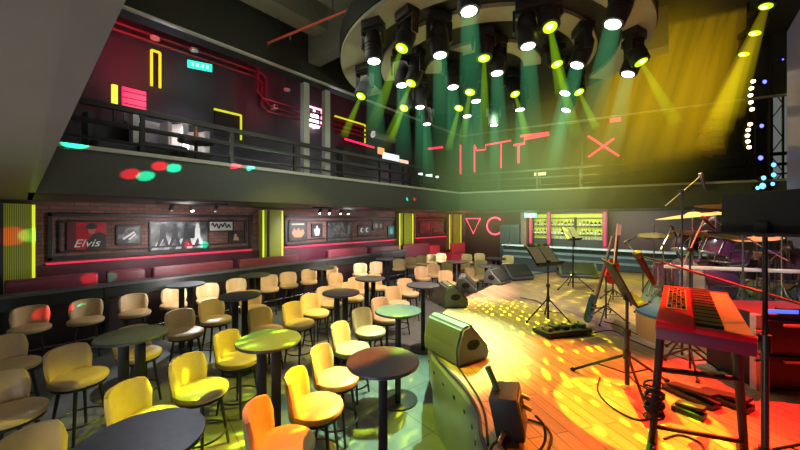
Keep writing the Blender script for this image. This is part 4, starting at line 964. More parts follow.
p = atx(131, 99, -8.4); t = thing('glowing_sign', 'red glowing panel standing on the left balcony', 'light panel', (p.x, p.y, ZF))
y0 = atx(122, 99, -8.4).y-p.y; y1 = atx(146, 99, -8.4).y-p.y; zc = p.z-ZF
b = new(); box(b, (0, (y0+y1)/2, zc), (.06, y1-y0, .42), bev=.01); obj('panel', b, glow('panel_red', (1, .03, .12), .9), t, False)
for k in range(3):
    b = new(); box(b, (.034, (y0+y1)/2, zc-.12+.12*k), (.01, y1-y0, .018)); obj('slat_line', b, mat('dark_red', (.2, .01, .02), .4), t, False)
for y in (y0+.05, y1-.05):
    b = new(); box(b, (0, y, (zc-.2)/2), (.05, .05, zc-.2)); obj('leg', b, BLACK, t, False)
p = atx(114.5, 98, -8.4); b = new(); cyl(b, (0, 0, zc-.2), (0, 0, zc+.2), .05, .05, 10); t = tag(obj('tube_lamp', b, glow('tube_yellow', (.8, .7, .05), 1.2), None, True, (p.x, p.y, ZF)), 'short yellow light tube left of the red glowing panel', 'lamp'); b = new(); lathe(b, [(0, 0), (.12, 0), (.12, .03), (.03, .06), (.03, zc-.19), (0, zc-.19)], 16); obj('base', b, BLACK, t)
b = new(); p = atx(196, 119, -7.05); lathe(b, [(0, 0), (.04, 0), (.04, .16), (.015, .22), (.015, .28), (0, .28)], 12)
bt = obj('drink_bottle', b, mat('amber_bottle', (.5, .16, .06), .2), None, True, (p.x, p.y, ZF+.52)); tag(bt, 'small amber bottle on the low table on left balcony', 'bottle')
t = thing('low_table', 'small dark low table right of the pale lounge chairs', 'table', (p.x, p.y, ZF)); b = new(); lathe(b, [(0, .48), (.3, .48), (.3, .52), (0, .52)], 24); obj('tabletop', b, SATIN, t); b = new(); cyl(b, (0, 0, .02), (0, 0, .48), .03); lathe(b, [(0, 0), (.2, 0), (.19, .02), (0, .03)], 20); obj('pedestal', b, BLACK, t)
# back balcony: bright little screens and neon lines
def nline(pts, label, n=2.365, r=.03, m=NEON):
    wallneon('line_light', [[atb(x, y, n) for x, y in pts]], label, 'neon light', False, r, m, 'red neon lines on the back balcony')
nline([(460.5, 145), (460.5, 174)], 'vertical red neon line leftmost on the back balcony')
nline([(474.5, 172), (474.5, 145), (477, 150.5), (485.5, 149.5), (485.5, 145), (511, 140.5)], 'stepped red neon line with long top bar on the back balcony')
nline([(501, 143), (501, 168)], 'vertical red neon line under the long top bar')
nline([(518.5, 163), (518.5, 144.5), (513.5, 145.2), (524.5, 143.5), (524.5, 139), (549, 134.5)], 'T shaped stepped red neon line at centre of the back balcony', 2.36, .045)
nline([(588, 136), (619, 156)], 'red neon bar of the cross sloping down to the right', 2.37, .035)
nline([(588.5, 157), (614, 138.5)], 'red neon bar of the cross sloping up to the right', 2.30, .035)
nline([(472, 144), (472, 150)], 'x', 1.7) if False else None
for x0_, y0_, x1_, y1_, lab, m in ((520, 138, 549, 131, 'red lit ceiling panel above the T shaped neon', glow('panel_red', (1, .03, .12), .9)), (610, 111, 621, 124, 'red lit ceiling patch above the neon cross', glow('panel_red', (1, .03, .12), .9)), (428, 150, 443, 146, 'red panel far left end of the back balcony', glow('panel_red', (1, .03, .12), .9))):
    a, c = atb(x0_, y0_, 2.35), atb(x1_, y1_, 2.35); b = new(); mid = (a+c)/2; d_ = Vector((c.x-a.x, c.y-a.y)); box(b, (0, 0, 0), (max(.25, d_.length), .05, max(.1, abs(a.z-c.z)*.6)), bev=.01); o = obj('red_lightbox', b, m, None, False, mid); o.rotation_euler = (0, math.radians(0), BA); tag(o, lab, 'light panel', 'red lit panels upstairs')
    b = new(); box(b, (0, .03, 0), (.08, .04, .05)); obj('wall_bracket', b, DARK, o, False)
SCR = glow('screen_white', (.8, .85, .9), .9)
def screen(px, py, w_, h_, label, n=1.2, m=SCR):
    p = atb(px, py, n); t = thing('small_screen', label, 'screen', (p.x, p.y, ZF), BA, 'small lit screens upstairs'); z = p.z-ZF
    b = new(); box(b, (0, 0, z), (w_, .03, h_), bev=.006); obj('screen', b, m, t, False); b = new(); box(b, (0, .02, z), (w_+.04, .03, h_+.04)); obj('screen_frame', b, BLACK, t, False)
    b = new(); box(b, (0, .03, z/2), (.05, .04, z)); lathe(b, [(0, 0), (.14, 0), (.14, .02), (0, .03)], 16); obj('stand', b, BLACK, t, False)
screen(420.5, 174.5, .2, .14, 'small pale screen on the balcony, left of three', .6); screen(429, 176, .3, .15, 'small pale screen on the balcony, middle of three', .6); screen(437, 177.5, .15, .14, 'small pale screen on the balcony, right of three', .6)
screen(393, 160, .5, .25, 'bright white screen behind the left balcony railing', -1.0) if False else None
screen(540, 174, .4, .12, 'small warm lit sign on the middle of the back balcony', 1.0, glow('sign_warm', (.8, .6, .35), .8))
screen(582, 118, .9, .3, 'white lit hanging sign high on the back balcony', 2.0, glow('sign_white', (.8, .72, .72), .7))
screen(657, 108, .5, .3, 'pale grey projector shaped box high on the back balcony', 2.0, mat('box_grey', (.4, .42, .4), .5))
for px, py, lab, w_, m in ((381, 151, 'orange lit sign box on left balcony beyond the columns', .25, glow('sign_orange', (1., .4, .15), .9)), (391, 157, 'bright white screen on the left balcony beyond the columns', .7, SCR), (404, 163, 'warm pink sign on the left balcony beyond the columns', .4, glow('sign_pink', (1., .6, .5), .9))):
    p = atx(px, py, -7.6); t = thing('small_screen', lab, 'screen', (p.x, p.y, ZF), PI/2, 'small lit screens upstairs'); z = p.z-ZF
    b = new(); box(b, (0, 0, z), (w_*1.2, .03, .22), bev=.006); obj('screen', b, m, t, False); b = new(); box(b, (0, .03, z), (w_*1.2+.04, .03, .26)); obj('screen_frame', b, BLACK, t, False)
    b = new(); box(b, (0, .04, z/2), (.05, .04, z)); lathe(b, [(0, 0), (.14, 0), (.14, .02), (0, .03)], 16); obj('stand', b, BLACK, t, False)
p = atx(383, 137, -8.0); b = new(); cyl(b, (0, 0, 0), (0, 1.1, 0), .12, .12, 14); t = tag(obj('air_duct', b, mat('duct_white', (.6, .62, .65), .3, .6), None, True, (p.x, p.y-.5, p.z)), 'short shiny silver duct over the left balcony', 'duct')
b = new()
for y in (.2, .9): cyl(b, (0, y, .1), (0, y, 7.0-p.z), .01, .01, 6)
obj('duct_hanger', b, BLACK, t)
# ================================================================== RIGHT SIDE: LED wall, truss, bulb strips
b = new(); box(b, (1.78, 8.4, 3.9), (.12, 4.4, 4.6), bev=.01); t = tag(obj('led_screen', b, mat('screen_dim', (.10, .095, .125), .35, emit=(.09, .08, .11), es=.35, scale=2), None, False), 'tall dim grey-blue screen wall at the right edge of the stage', 'screen')
b = new()
for y in (6.3, 8.4, 10.5): box(b, (1.9, y, 3.5), (.1, .1, 5.39))
obj('support_frame', b, BLACK, t, False)
TX, TY = atd(769, 150, 8.6).x, atd(769, 150, 8.6).y
t = thing('lighting_truss', 'upright black truss with blue lamps beside the screen wall', 'truss', (TX, TY, SZ), ANG); th = 7.0-SZ-.02
for sx in (-1, 1):
    for sy in (-1, 1): b = new(); cyl(b, (sx*.17, sy*.17, 0), (sx*.17, sy*.17, th), .024, .024, 8); obj('chord', b, BLACK, t)
b = new()
for k in range(14):
    z = k*th/14; s = 1 if k % 2 else -1
    for sy in (-1, 1): cyl(b, (-s*.17, sy*.17, z), (s*.17, sy*.17, z+th/14), .012, .012, 6)
obj('lattice', b, BLACK, t)
BL = glow('blue_lamp', (.10, .12, 1.), 4.); CY = glow('cyan_lamp', (.15, .55, 1.), 2.2)
for px, py, m, r in ((764, 82, BL, .05), (761, 126, BL, .05), (760, 158, BL, .06), (773, 165, CY, .06), (773, 175, CY, .06), (772, 184, CY, .05), (763, 178, CY, .06), (762, 186, CY, .08), (757, 188, CY, .05), (782, 60, BL, .03)):
    p = atd(px, py, 8.35); dx = Vector((p.x-TX, p.y-TY, 0)); lx = dx.x*CA+dx.y*SA; z = p.z-SZ
    b = new(); box(b, (lx, -.22, z), (r*2+.04, .08, r*2.2), bev=.01); hs = obj('lamp_housing', b, BLACK, t); b = new(); lathe(b, [(0, 0), (r, 0), (r*.8, .02), (0, .03)], 12, Matrix.Translation((lx, -.262, z)) @ Matrix.Rotation(PI/2, 4, 'X')); obj('lamp', b, m, hs)
WB = glow('warm_bulb', (1., .72, .35), 7.)
for k, (pts, lab) in enumerate((((754, 81, 109), 'upper curved strip of five warm bulbs beside the truss'), ((751, 124, 147), 'lower curved strip of five warm bulbs beside the truss'))):
    px, ya, yb = pts; d = 8.0; p = atd(px, ya, d); t = thing('bulb_strip', lab, 'light', p, ANG, 'curved warm bulb strips'); b = new(); path = []
    for i in range(5):
        f = i/4; q = atd(px-2.2*math.sin(f*PI)-1*f, ya+(yb-ya)*f, d)-p; lx = q.x*CA+q.y*SA; path.append((lx, .08, q.z))
    tube(b, path, .05, 8); obj('strip_body', b, SATIN, t)
    for q in path: b = new(); lathe(b, [(0, -.045), (.035, -.03), (.045, 0), (.035, .03), (0, .045)], 12, Matrix.Translation((q[0], .02, q[2]))); obj('bulb', b, WB, t)
    b = new(); cyl(b, (path[0][0], .08, path[0][2]), (path[0][0], .08, 7.0-p.z if k == 0 else .6), .012, .012, 6); obj('hanging_cable', b, BLACK, t)
# yellow work figure: line array hanging (thin brown frame)
p = atd(708, 95, 8.2); t = thing('line_array', 'curved hanging column of dark loudspeakers with brown glints right of centre', 'speaker', p, ANG)
for k in range(8):
    f = k/7; q = atd(712-8*f+10*f*f, 112+6*k, 8.2)-p; lx = q.x*CA+q.y*SA
    b = new(); box(b, (lx, 0, q.z), (.34, .3, .14), Rx(.05*k), bev=.02); e_ = obj('array_element', b, mat('array_brown', (.09, .045, .02), .4), t)
    b = new(); box(b, (lx, -.155, q.z), (.28, .01, .09), Rx(.05*k)); obj('horn_grille', b, mat('horn_glint', (.3, .16, .05), .3), e_)  # brown glint is painted as the grille colour
b = new(); q = atd(712, 108, 8.2)-p; lx = q.x*CA+q.y*SA
for s in (-.12, .12): cyl(b, (lx+s, 0, q.z), (lx+s, 0, 7.0-p.z), .01, .01, 6)
obj('flying_frame', b, BLACK, t)

# ================================================================== THE LIGHTING RIG
RC = Vector((-2.95, 5.85, 5.1)); RINGM = mat('rig_white', (.36, .37, .28), .55)
t = thing('lighting_rig', 'round ceiling rig of concentric pale rings carrying the stage lamps', 'lighting rig', (RC.x, RC.y, 0))
b = new(); lathe(b, [(0, 5.16), (2.72, 5.16), (2.72, 5.5), (0, 5.5)], 64); obj('backing_plate', b, mat('rig_black', (.008, .009, .008), .7), t)
for ro, ri, half in ((2.70, 2.28, 108), (1.95, 1.62, 92), (1.08, .78, 84)):
    a0, a1 = math.radians(-60-half), math.radians(-60+half); b = new()
    prism(b, arc(0, 0, ro, a0, a1, 48) + arc(0, 0, ri, a1, a0, 48), 5.10, 5.16); obj('ring', b, RINGM, t)
for k in range(6):
    a = k*PI/3; b = new(); cyl(b, (2.3*math.cos(a), 2.3*math.sin(a), 5.5), (2.3*math.cos(a), 2.3*math.sin(a), 7.0), .02, .02, 8); obj('hanging_rod', b, BLACK, t)
LENSW = glow('lens_white', (.92, 1., .93), 9.); LENSY = glow('lens_lime', (.50, .95, .01), 1.1); LENSYC = glow('lens_lime_core', (.8, 1., .1), 9.)
def lamp_proto(kind):
    t = thing('moving_head_lamp', '', 'stage lamp', (0, 0, 0), 0, 'white stage lamps on the rig' if kind == 'w' else 'lime stage lamps on the rig')
    b = new(); box(b, (0, 0, -.06), (.30, .22, .12), bev=.015); obj('base', b, SATIN, t)
    b = new()
    for s in (-1, 1): box(b, (s*.165, 0, -.25), (.035, .12, .34), bev=.012)
    box(b, (0, 0, -.13), (.34, .12, .035)); obj('yoke', b, SATIN, t)
    return t
HEADP = [(0, .20), (.07, .20), (.105, .16), (.125, .05), (.13, -.1), (.128, -.22), (.118, -.235), (.105, -.235)]
def lamp_mesh(bm, M): lathe(bm, [(r, z) for r, z in HEADP[::-1]], 22, M)
def add_lamp(lens, aim, kind, label, z_top, rr=.086):
    """lens: world place of the lens; aim: direction it shines"""
    aim = aim.normalized(); piv = lens - aim*.23; t = thing('moving_head_lamp', label, 'stage lamp', (piv.x, piv.y, z_top), math.atan2(aim.y, aim.x)+PI/2 if Vector((aim.x, aim.y)).length > .2 else random.uniform(-.5, .5)+ANG, 'white stage lamps on the rig' if kind == 'w' else 'lime stage lamps on the rig')
    rz = t.rotation_euler[2]; dz = z_top-piv.z
    b = new(); box(b, (0, 0, -.06), (.30, .22, .12), bev=.015)
    obj('base', b, SATIN, t)
    b = new()
    for s in (-1, 1): box(b, (s*.165, 0, -(dz/2+.07)), (.035, .11, max(.1, dz-.06)), bev=.012)
    box(b, (0, 0, -.13), (.36, .11, .035)); obj('yoke', b, SATIN, t)
    R = aim.to_track_quat('-Z', 'Y').to_matrix(); M = Matrix.Translation((0, 0, -dz)) @ (Rz(-rz) @ R).to_4x4()
    b = new(); lamp_mesh(b, M)
    for k in range(3): tube(b, [(M @ Vector((.131*math.cos(q), .131*math.sin(q), .0-.05*k))) for q in [2*PI*i/20 for i in range(20)]], .006, 5, True)
    hd = obj('head', b, SATIN, t)
    b = new(); lathe(b, [(0, -.242), (rr, -.242), (rr*1.02, -.23), (0, -.23)], 24, M); obj('lens', b, LENSW if kind == 'w' else LENSY, hd)
    if kind != 'w':
        b = new(); lathe(b, [(0, -.25), (rr*.5, -.249), (rr*.5, -.243), (0, -.243)], 16, M @ Matrix.Translation((.015, .02, 0))); obj('lens_core', b, LENSYC, hd)
    return t
ZL = 4.52
WL = [(469, 11), (613, 24), (374, 61), (440, 55), (528, 46), (577, 65), (402, 85), (453, 87), (497, 73), (628, 74), (420, 107), (476, 101), (467, 116), (520, 109.5), (565, 93), (566, 110), (427, 124), (494, 125)]
WL = sorted(WL); DOWN = Vector((0, 0, -1)); HZT = []
BEAMT = mat_beam_glow('teal_beam_haze', (.10, .60, .25), .95, 2.9, 4.65)
def beam(p0, p1, r0, r1, m, label):
    p0, p1 = Vector(p0), Vector(p1); b = new(); cyl(b, p0, p1, r0, r1, 18)
    tag(obj('light_beam', b, m), label, 'light beam', None, 'stuff')
for k, (px, py) in enumerate(WL):
    p = atz(px, py, ZL); inr = (Vector((p.x, p.y, 0))-Vector((RC.x, RC.y, 0))).length
    aim = Vector((.06 if px < 560 else -.32, .0 if px < 560 else -.22, -1))
    if inr > 2.6: pass
    add_lamp(p, aim, 'w', 'white glowing moving-head lamp, %s from left among the white lamps of the rig' % ORD[k], 5.1 if True else 5.16)
    q = p + aim.normalized()*.02 + Vector((.02, .02, 0)); beam(p+aim.normalized()*.03, p+Vector((.0, 0, -2.3)) + Vector((aim.x*1.2, aim.y*1.2, 0)), .095, .21, BEAMT, 'soft teal shaft of light below the white lamp %s from left' % ORD[k])
YL = [((402, 48), (378, 112), 4.45), ((411, 83), (393, 128), 5.5), ((470, 92), (463, 135), 5.8), ((484, 58), (485, 150), 4.9), ((550, 27), (558, 70), 4.2), ((515, 94), (523, 122), 6.3), ((557, 64), (570, 112), 5.3), ((579, 92), (590, 115), 6.2), ((641, 62), (664, 102), 4.9), ((361, 96), (350, 122), 6.0), ((404, 108), (396, 128), 6.6), ((459, 108), (452, 135), 6.7)]
LIME = mat_beam_glow('lime_beam_haze', (.48, 1., .02), 2.2, 3.2, 4.7); YLs = sorted(YL)
for k, ((px, py), (qx, qy), d) in enumerate(YLs):
    p = atd(px, py, d); q = atd(qx, qy, d-.25); aim = q-p
    if (Vector((p.x, p.y))-Vector((RC.x, RC.y))).length < 2.95:
        add_lamp(p, aim, 'y', 'lime yellow moving-head lamp, %s from left among the lime lamps' % ORD[k], 5.1, .085)
    else:
        add_lamp(p, aim, 'y', 'lime yellow moving-head lamp, %s from left among the lime lamps' % ORD[k], p.z+.5, .085)
        b = new(); cyl(b, (p.x-aim.normalized().x*.23, p.y-aim.normalized().y*.23, p.z+.5), (p.x-aim.normalized().x*.23, p.y-aim.normalized().y*.23, 7.0), .02, .02, 8); tag(obj('drop_pole', b, BLACK), 'thin drop pole holding the lime lamp %s from left' % ORD[k], 'pole', 'drop poles of single lamps')
    beam(p+aim.normalized()*.03, p+aim*1.5, .03, .03+.075*aim.length, LIME, 'lime shaft of light from the lime lamp %s from left' % ORD[k])
AMB = mat_beam_glow('amber_beam_haze', (.80, .44, .004), .24, 2.4, 6.6, .0)
for k, ((px, py), d) in enumerate((((766, 6), 5.6), ((755, 33), 6.4), ((744, 54), 7.2))):
    p = atd(px, py, d); q = atd(735-9*k, 88+18*k, d+.1); aim = (q-p)
    add_lamp(p, aim, 'y', 'lime lamp over the right of the stage, %s of three from the top' % ORD[k], min(p.z+.5, 6.99), .09)
    if p.z+.5 < 6.9: b = new(); cyl(b, (p.x-aim.normalized().x*.23, p.y-aim.normalized().y*.23, p.z+.5), (p.x-aim.normalized().x*.23, p.y-aim.normalized().y*.23, 7.0), .02, .02, 8); tag(obj('drop_pole', b, BLACK), 'drop pole of the right stage lime lamp, %s from the top' % ORD[k], 'pole', 'drop poles of single lamps')
    beam(p+aim.normalized()*.03, q+(q-p)*.35, .05, .26, mat_beam_glow('amber_core_haze_%d' % k, (.95, .72, .01), 1.1, 3.2, 6.4), 'bright narrow amber shaft at right, %s of three from the top' % ORD[k])
random.seed(21)
for k in range(11):
    x0_ = 748-10*k; x1_ = 706-13*k+random.uniform(-6, 6)
    p = atd(x0_, -22, 7.4+.08*k); q = atd(x1_, 150+3.4*k, 7.7+.08*k); beam(p, q, .10, random.uniform(.26, .52), AMB, 'slanting amber shaft of light in the haze at right, %s from the right' % ORD[k])
# general haze in the room: its light is put in as self-glow
def mat_haze_glow(name, col, st):
    m = bpy.data.materials.new(name); n, l = nodes(m); n.remove(n['Principled BSDF']); v = n.new('ShaderNodeVolumePrincipled'); v.inputs['Density'].default_value = 0
    v.inputs['Emission Color'].default_value = (*col, 1); tc = n.new('ShaderNodeTexCoord'); ln = n.new('ShaderNodeVectorMath'); ln.operation = 'LENGTH'; l.new(tc.outputs['Object'], ln.inputs[0])
    mr = n.new('ShaderNodeMapRange'); mr.interpolation_type = 'SMOOTHERSTEP'; mr.inputs[1].default_value = 1.; mr.inputs[2].default_value = .1; mr.inputs[3].default_value = 0; mr.inputs[4].default_value = st
    l.new(ln.outputs['Value'], mr.inputs[0]); l.new(mr.outputs[0], v.inputs['Emission Strength']); l.new(v.outputs[0], n['Material Output'].inputs['Volume']); return m
def hazeball(c, sz, m, label):
    b = new(); bmesh.ops.create_icosphere(b, subdivisions=3, radius=1)
    o = obj('haze', b, m, None, True, c); o.scale = sz; tag(o, label, 'haze', None, 'stuff'); return o
hazeball((-3.4, 8.2, 3.3), (3.2, 2.6, 2.4), mat_haze_glow('green_haze', (.17, .27, .08), .23), 'green haze hanging in front of the back balcony under the rig')
hazeball((-.35, 9.4, 5.2), (1.7, 1.9, 2.6), mat_haze_glow('amber_haze', (.42, .26, .004), .24), 'amber haze high over the right of the stage')
hazeball((-1.6, 8.6, 3.8), (2.6, 2.6, 3.0), mat_haze_glow('olive_haze', (.30, .24, .012), .15), 'olive yellow haze hanging over the far right of the stage')
# ================================================================== LIGHTS
def aimed(name, kind, loc, tgt, energy, col, **kw):
    l_ = bpy.data.lights.new(name, kind); l_.energy = energy; l_.color = col
    for k_, v_ in kw.items(): setattr(l_, k_, v_)
    o = bpy.data.objects.new(name, l_); C.objects.link(o); o.location = loc
    o.rotation_euler = (Vector(tgt)-Vector(loc)).to_track_quat('-Z', 'Y').to_euler(); return o
def gobo(o, scale, lo, hi, base=.12, stretch=1., gain=1., ang=0.):
    l_ = o.data; l_.use_nodes = True; n, k = l_.node_tree.nodes, l_.node_tree.links; em = n['Emission']
    tc = n.new('ShaderNodeTexCoord'); sp = n.new('ShaderNodeSeparateXYZ'); k.new(tc.outputs['Normal'], sp.inputs[0])
    d1 = n.new('ShaderNodeMath'); d1.operation = 'DIVIDE'; d2 = n.new('ShaderNodeMath'); d2.operation = 'DIVIDE'
    k.new(sp.outputs['X'], d1.inputs[0]); k.new(sp.outputs['Z'], d1.inputs[1]); k.new(sp.outputs['Y'], d2.inputs[0]); k.new(sp.outputs['Z'], d2.inputs[1])
    cb = n.new('ShaderNodeCombineXYZ'); k.new(d1.outputs[0], cb.inputs['X']); k.new(d2.outputs[0], cb.inputs['Y'])
    mp = n.new('ShaderNodeMapping'); mp.inputs['Scale'].default_value = (1, stretch, 1); mp.inputs['Rotation'].default_value = (0, 0, ang); k.new(cb.outputs[0], mp.inputs[0])
    vo = n.new('ShaderNodeTexVoronoi'); vo.inputs['Scale'].default_value = scale; vo.inputs['Randomness'].default_value = .35; k.new(mp.outputs[0], vo.inputs['Vector'])
    mr = n.new('ShaderNodeMapRange'); mr.interpolation_type = 'SMOOTHSTEP'; mr.inputs[1].default_value = hi; mr.inputs[2].default_value = lo; mr.inputs[3].default_value = base; mr.inputs[4].default_value = gain
    k.new(vo.outputs['Distance'], mr.inputs[0]); k.new(mr.outputs[0], em.inputs['Strength'])
# soft overhead fill, added without any fixture
for x, y, e in ((-4.6, 3.2, 45), (-4.6, 8.0, 60)):
    o = aimed('fill_light', 'AREA', (x, y, 4.9), (x, y, 0), e*.62, (.96, .93, .84), shape='RECTANGLE', size=2.2, size_y=3.5)
# yellow on the centre seats
aimed('yellow_seats', 'SPOT', (-1.9, 4.7, 4.0), (-3.45, 1.6, .5), 1300, (.95, .93, .005), spot_size=math.radians(31), spot_blend=.4, shadow_soft_size=.05)
gobo(aimed('lime_table', 'SPOT', (-2.4, 3.3, 4.0), (-2.92, 1.5, 1.0), 9000, (.55, 1., .02), spot_size=math.radians(17), spot_blend=.3, shadow_soft_size=.01), 26, .14, .34, .20, .5, 1.6)
gobo(aimed('yellow_gobo_seats', 'SPOT', (-2.3, 4.4, 3.9), (-3.1, 1.9, .5), 2600, (.72, 1., .03), spot_size=math.radians(30), spot_blend=.3, shadow_soft_size=.01), 34, .14, .30, .03, .45, 1.5)
aimed('orange_seats', 'SPOT', (-1.4, 3.6, 4.0), (-2.58, 1.42, .5), 2300, (1., .20, .01), spot_size=math.radians(20), spot_blend=.35, shadow_soft_size=.03)
aimed('peach_far_seats', 'SPOT', (-2.4, 5.6, 4.0), (-4.5, 5.6, .5), 1300, (1., .72, .60), spot_size=math.radians(72), spot_blend=.5, shadow_soft_size=.05)
aimed('yellow_far_seats', 'SPOT', (-3.6, 3.6, 4.6), (-6.2, 3.9, .5), 420, (1., .92, .1), spot_size=math.radians(60), spot_blend=.5, shadow_soft_size=.05)
aimed('yellow_pair_seats', 'SPOT', (-2.6, 5.4, 4.0), (-4.75, 3.15, .6), 1100, (1., .92, .02), spot_size=math.radians(17), spot_blend=.4, shadow_soft_size=.03)
aimed('peach_mid_seats', 'SPOT', (-1.6, 5.2, 4.0), (-3.6, 3.4, .5), 460, (1., .58, .36), spot_size=math.radians(30), spot_blend=.5, shadow_soft_size=.05)
aimed('green_aisle', 'SPOT', (-2.6, 4.2, 4.0), (-2.3, 3.0, 0), 2300, (.5, 1., .62), spot_size=math.radians(46), spot_blend=.7, shadow_soft_size=.05)
gobo(aimed('lime_gobo_aisle', 'SPOT', (-2.2, 3.9, 4.0), (-2.3, 2.0, 0), 2200, (.75, 1., .03), spot_size=math.radians(27), spot_blend=.4, shadow_soft_size=.01), 13, .16, .40, .02, .6, 1.5, .5)
aimed('lime_stage_edge', 'SPOT', (-2.9, 1.6, 4.2), (-1.85, 2.75, .9), 950, (.72, 1., .02), spot_size=math.radians(25), spot_blend=.5, shadow_soft_size=.03)
# stage
gobo(aimed('yellow_gobo_stage', 'SPOT', (-3.0, 6.4, 4.1), (-1.95, 4.35, SZ), 4800, (.78, .84, .015), spot_size=math.radians(37), spot_blend=.35, shadow_soft_size=.004), 42, .12, .34, .13, .42, 2.0, .7)
gobo(aimed('yellow_gobo_stage_far', 'SPOT', (-2.0, 6.5, 4.4), (-.9, 7.3, SZ), 1300, (.72, .86, .03), spot_size=math.radians(60), spot_blend=.4, shadow_soft_size=.004), 24, .12, .30, .16, .38, 2.6, .3)
aimed('stage_wash', 'SPOT', (-2.4, 5.0, 4.2), (-2.1, 7.2, SZ), 330, (.95, 1., .72), spot_size=math.radians(74), spot_blend=.7, shadow_soft_size=.08)
aimed('orange_stage', 'SPOT', (-1.0, 4.6, 4.1), (-.7, 2.9, SZ), 1000, (1., .25, .012), spot_size=math.radians(44), spot_blend=.5, shadow_soft_size=.03)
aimed('red_stage', 'SPOT', (.8, 5.2, 4.6), (.95, 3.2, SZ), 4200, (1., .012, .01), spot_size=math.radians(42), spot_blend=.3, shadow_soft_size=.03)
gobo(aimed('lime_gobo_keys', 'SPOT', (-.9, 3.7, 4.2), (-.27, 2.9, SZ), 3400, (.36, 1., .02), spot_size=math.radians(17), spot_blend=.15, shadow_soft_size=.004), 30, .12, .30, .30, .6, 2.4, .2)
aimed('orange_keys', 'SPOT', (1.6, 3.4, 4.6), (.1, 2.5, 1.6), 420, (1., .16, .012), spot_size=math.radians(26), spot_blend=.3, shadow_soft_size=.03)
aimed('drum_amber', 'SPOT', (-.6, 4.0, 4.6), (.5, 5.9, 1.9), 1300, (1., .6, .25), spot_size=math.radians(50), spot_blend=.5, shadow_soft_size=.04)
aimed('drum_violet', 'SPOT', (2.2, 4.0, 4.0), (.6, 5.7, 1.6), 700, (.55, .4, 1.), spot_size=math.radians(50), spot_blend=.5, shadow_soft_size=.04)
aimed('drum_white', 'SPOT', (-.8, 3.6, 3.6), (.6, 5.2, 1.7), 300, (.8, 1., .9), spot_size=math.radians(60), spot_blend=.5, shadow_soft_size=.04)
aimed('far_monitor_lime', 'SPOT', (-2.2, 7.0, 4.1), (-1.2, 8.9, 1.0), 500, (.8, 1., .05), spot_size=math.radians(24), spot_blend=.4)
aimed('corner_fill', 'AREA', (-5.2, 11.6, 2.5), (-5.4, 12.6, .6), 60, (.9, 1., .7), size=2.5)
# balcony fronts, bar, soffit
aimed('green_fascia', 'SPOT', (-3.2, 7.0, 4.6), (-4.2, 11.2, 2.9), 330, (.45, .9, .45), spot_size=math.radians(100), spot_blend=.8, shadow_soft_size=.1)
aimed('left_fascia', 'SPOT', (-2.6, 4.6, 3.6), (-6.4, 4.6, 3.6), 130, (.75, .9, .7), spot_size=math.radians(110), spot_blend=.8, shadow_soft_size=.1)
aimed('olive_fascia', 'SPOT', (-1.2, 7.4, 4.6), (-.4, 12.0, 2.9), 330, (.7, .68, .2), spot_size=math.radians(100), spot_blend=.8, shadow_soft_size=.1)
aimed('bar_glow', 'AREA', (-3.5, 13.2, 2.5), (-3.5, 14.6, .6), 260, (.85, 1., .8), shape='RECTANGLE', size=6, size_y=.3)
aimed('soffit_fill', 'AREA', (-1.4, -1.1, .5), (-1.7, -.3, 2.56), 42, (.95, .97, 1.), size=1.4)  # unseen upward area lamp, added to brighten the soffit
aimed('rig_glow', 'POINT', (-2.9, 5.4, 3.5), (0, 0, 0), 22, (.8, .95, .28), shadow_soft_size=.5)
aimed('ceiling_glow', 'POINT', (-4.6, 2.2, 5.2), (0, 0, 0), 28, (.9, .9, .6), shadow_soft_size=.3)
for y, e in ((1.6, 20), (4.6, 10), (8.0, 6)): aimed('balcony_red', 'AREA', (-8.2, y, 6.2), (-9.3, y, 6.9), e, (1., .03, .08), shape='RECTANGLE', size=.4, size_y=2.6)
for y in (1.8, 5.8): aimed('balcony_cool', 'POINT', (-7.4, y, 4.9), (0, 0, 0), 9, (.8, .8, 1.), shadow_soft_size=.2)
for y in (2.2, 6.6, 10.4): aimed('picture_fill', 'AREA', (-7.2, y, 2.46), (-9.0, y, 1.75), 64, (1., .93, .88), shape='RECTANGLE', size=.2, size_y=3.6)  # area lamps added under the balcony to brighten the brick wall
aimed('pink_sofa_glow', 'AREA', (-8.75, 7.0, 1.34), (-8.35, 7.0, .9), 10, (1., .08, .2), shape='RECTANGLE', size=.1, size_y=7)
aimed('pink_sofa_spot', 'SPOT', (-6.9, 6.0, 2.45), (-8.3, 6.3, 1.1), 150, (1., .3, .45), spot_size=math.radians(50), spot_blend=.6)
aimed('far_red', 'SPOT', (-6.8, 11.0, 2.45), (-8.8, 12.6, 1.5), 120, (1., .06, .08), spot_size=math.radians(80), spot_blend=.6)
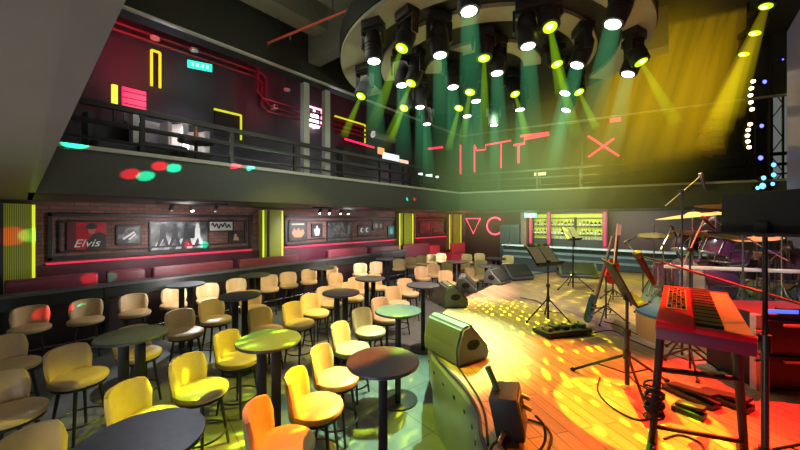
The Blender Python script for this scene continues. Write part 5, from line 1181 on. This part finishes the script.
aimed('corner_red', 'POINT', (-8.0, 14.0, 1.9), (0, 0, 0), 20, (1., .06, .08), shadow_soft_size=.2)
aimed('white_seat_spot', 'SPOT', (-7.6, 2.8, 2.45), (-6.4, 1.85, 1.0), 420, (.92, .94, 1.), spot_size=math.radians(32), spot_blend=.5)
# little red and green spots from the rig and from a lower added point
RED, TEAL = (1., .005, .03), (.0, 1., .48)
SRC, SRC2 = Vector((-3.0, 5.4, 4.2)), Vector((-2.6, 5.2, 2.3))
for tgt, col, a, up in ((atx(14, 236, LX+.25), RED, 3.2, 0), (atx(34, 235, LX+.25), TEAL, 2.4, 0), (atx(90, 278, -8.25), RED, 2.2, 0), (atx(109, 277, -8.25), TEAL, 2.2, 0), (atx(187, 245, LX), RED, 2.2, 0), (atx(203, 245, LX), TEAL, 2.1, 0),
                    (atx(337, 240, LX), TEAL, 1.9, 0), (atx(346, 239, LX), RED, 1.9, 0), (atx(131, 174, -6.4), RED, 2.2, 1), (atx(146, 176, -6.4), TEAL, 2.2, 1), (atx(160, 166, -6.4), RED, 2.2, 1), (atx(174, 168, -6.4), TEAL, 2.2, 1), (atx(72, 143, -6.4), TEAL, 2.2, 1),
                    (atx(234, 166, -6.4), RED, 2.0, 1), (atx(249, 168, -6.4), TEAL, 1.8, 1), (atx(407, 199, -6.4), TEAL, 1.6, 1), (atx(414.5, 199, -6.4), RED, 1.6, 1), (atz(50, 312, .75), RED, 2.6, 0), (atx(168, 296, -7.5), RED, 1.5, 0), (atx(179, 296, -7.5), TEAL, 1.3, 0), (atz(82, 308, .75), TEAL, 1.6, 0)):
    aimed('colour_dot', 'SPOT', SRC if up else SRC2, tgt, 14000 if up else 4500, col, spot_size=math.radians(a*.8), spot_blend=.45, shadow_soft_size=.01)
w = bpy.data.worlds.new('world'); bpy.context.scene.world = w; w.use_nodes = True
w.node_tree.nodes['Background'].inputs[0].default_value = (.5, .55, .5, 1); w.node_tree.nodes['Background'].inputs[1].default_value = .22
vs = bpy.context.scene.view_settings; vs.view_transform = 'Standard'; vs.look = 'None'; vs.exposure = .12
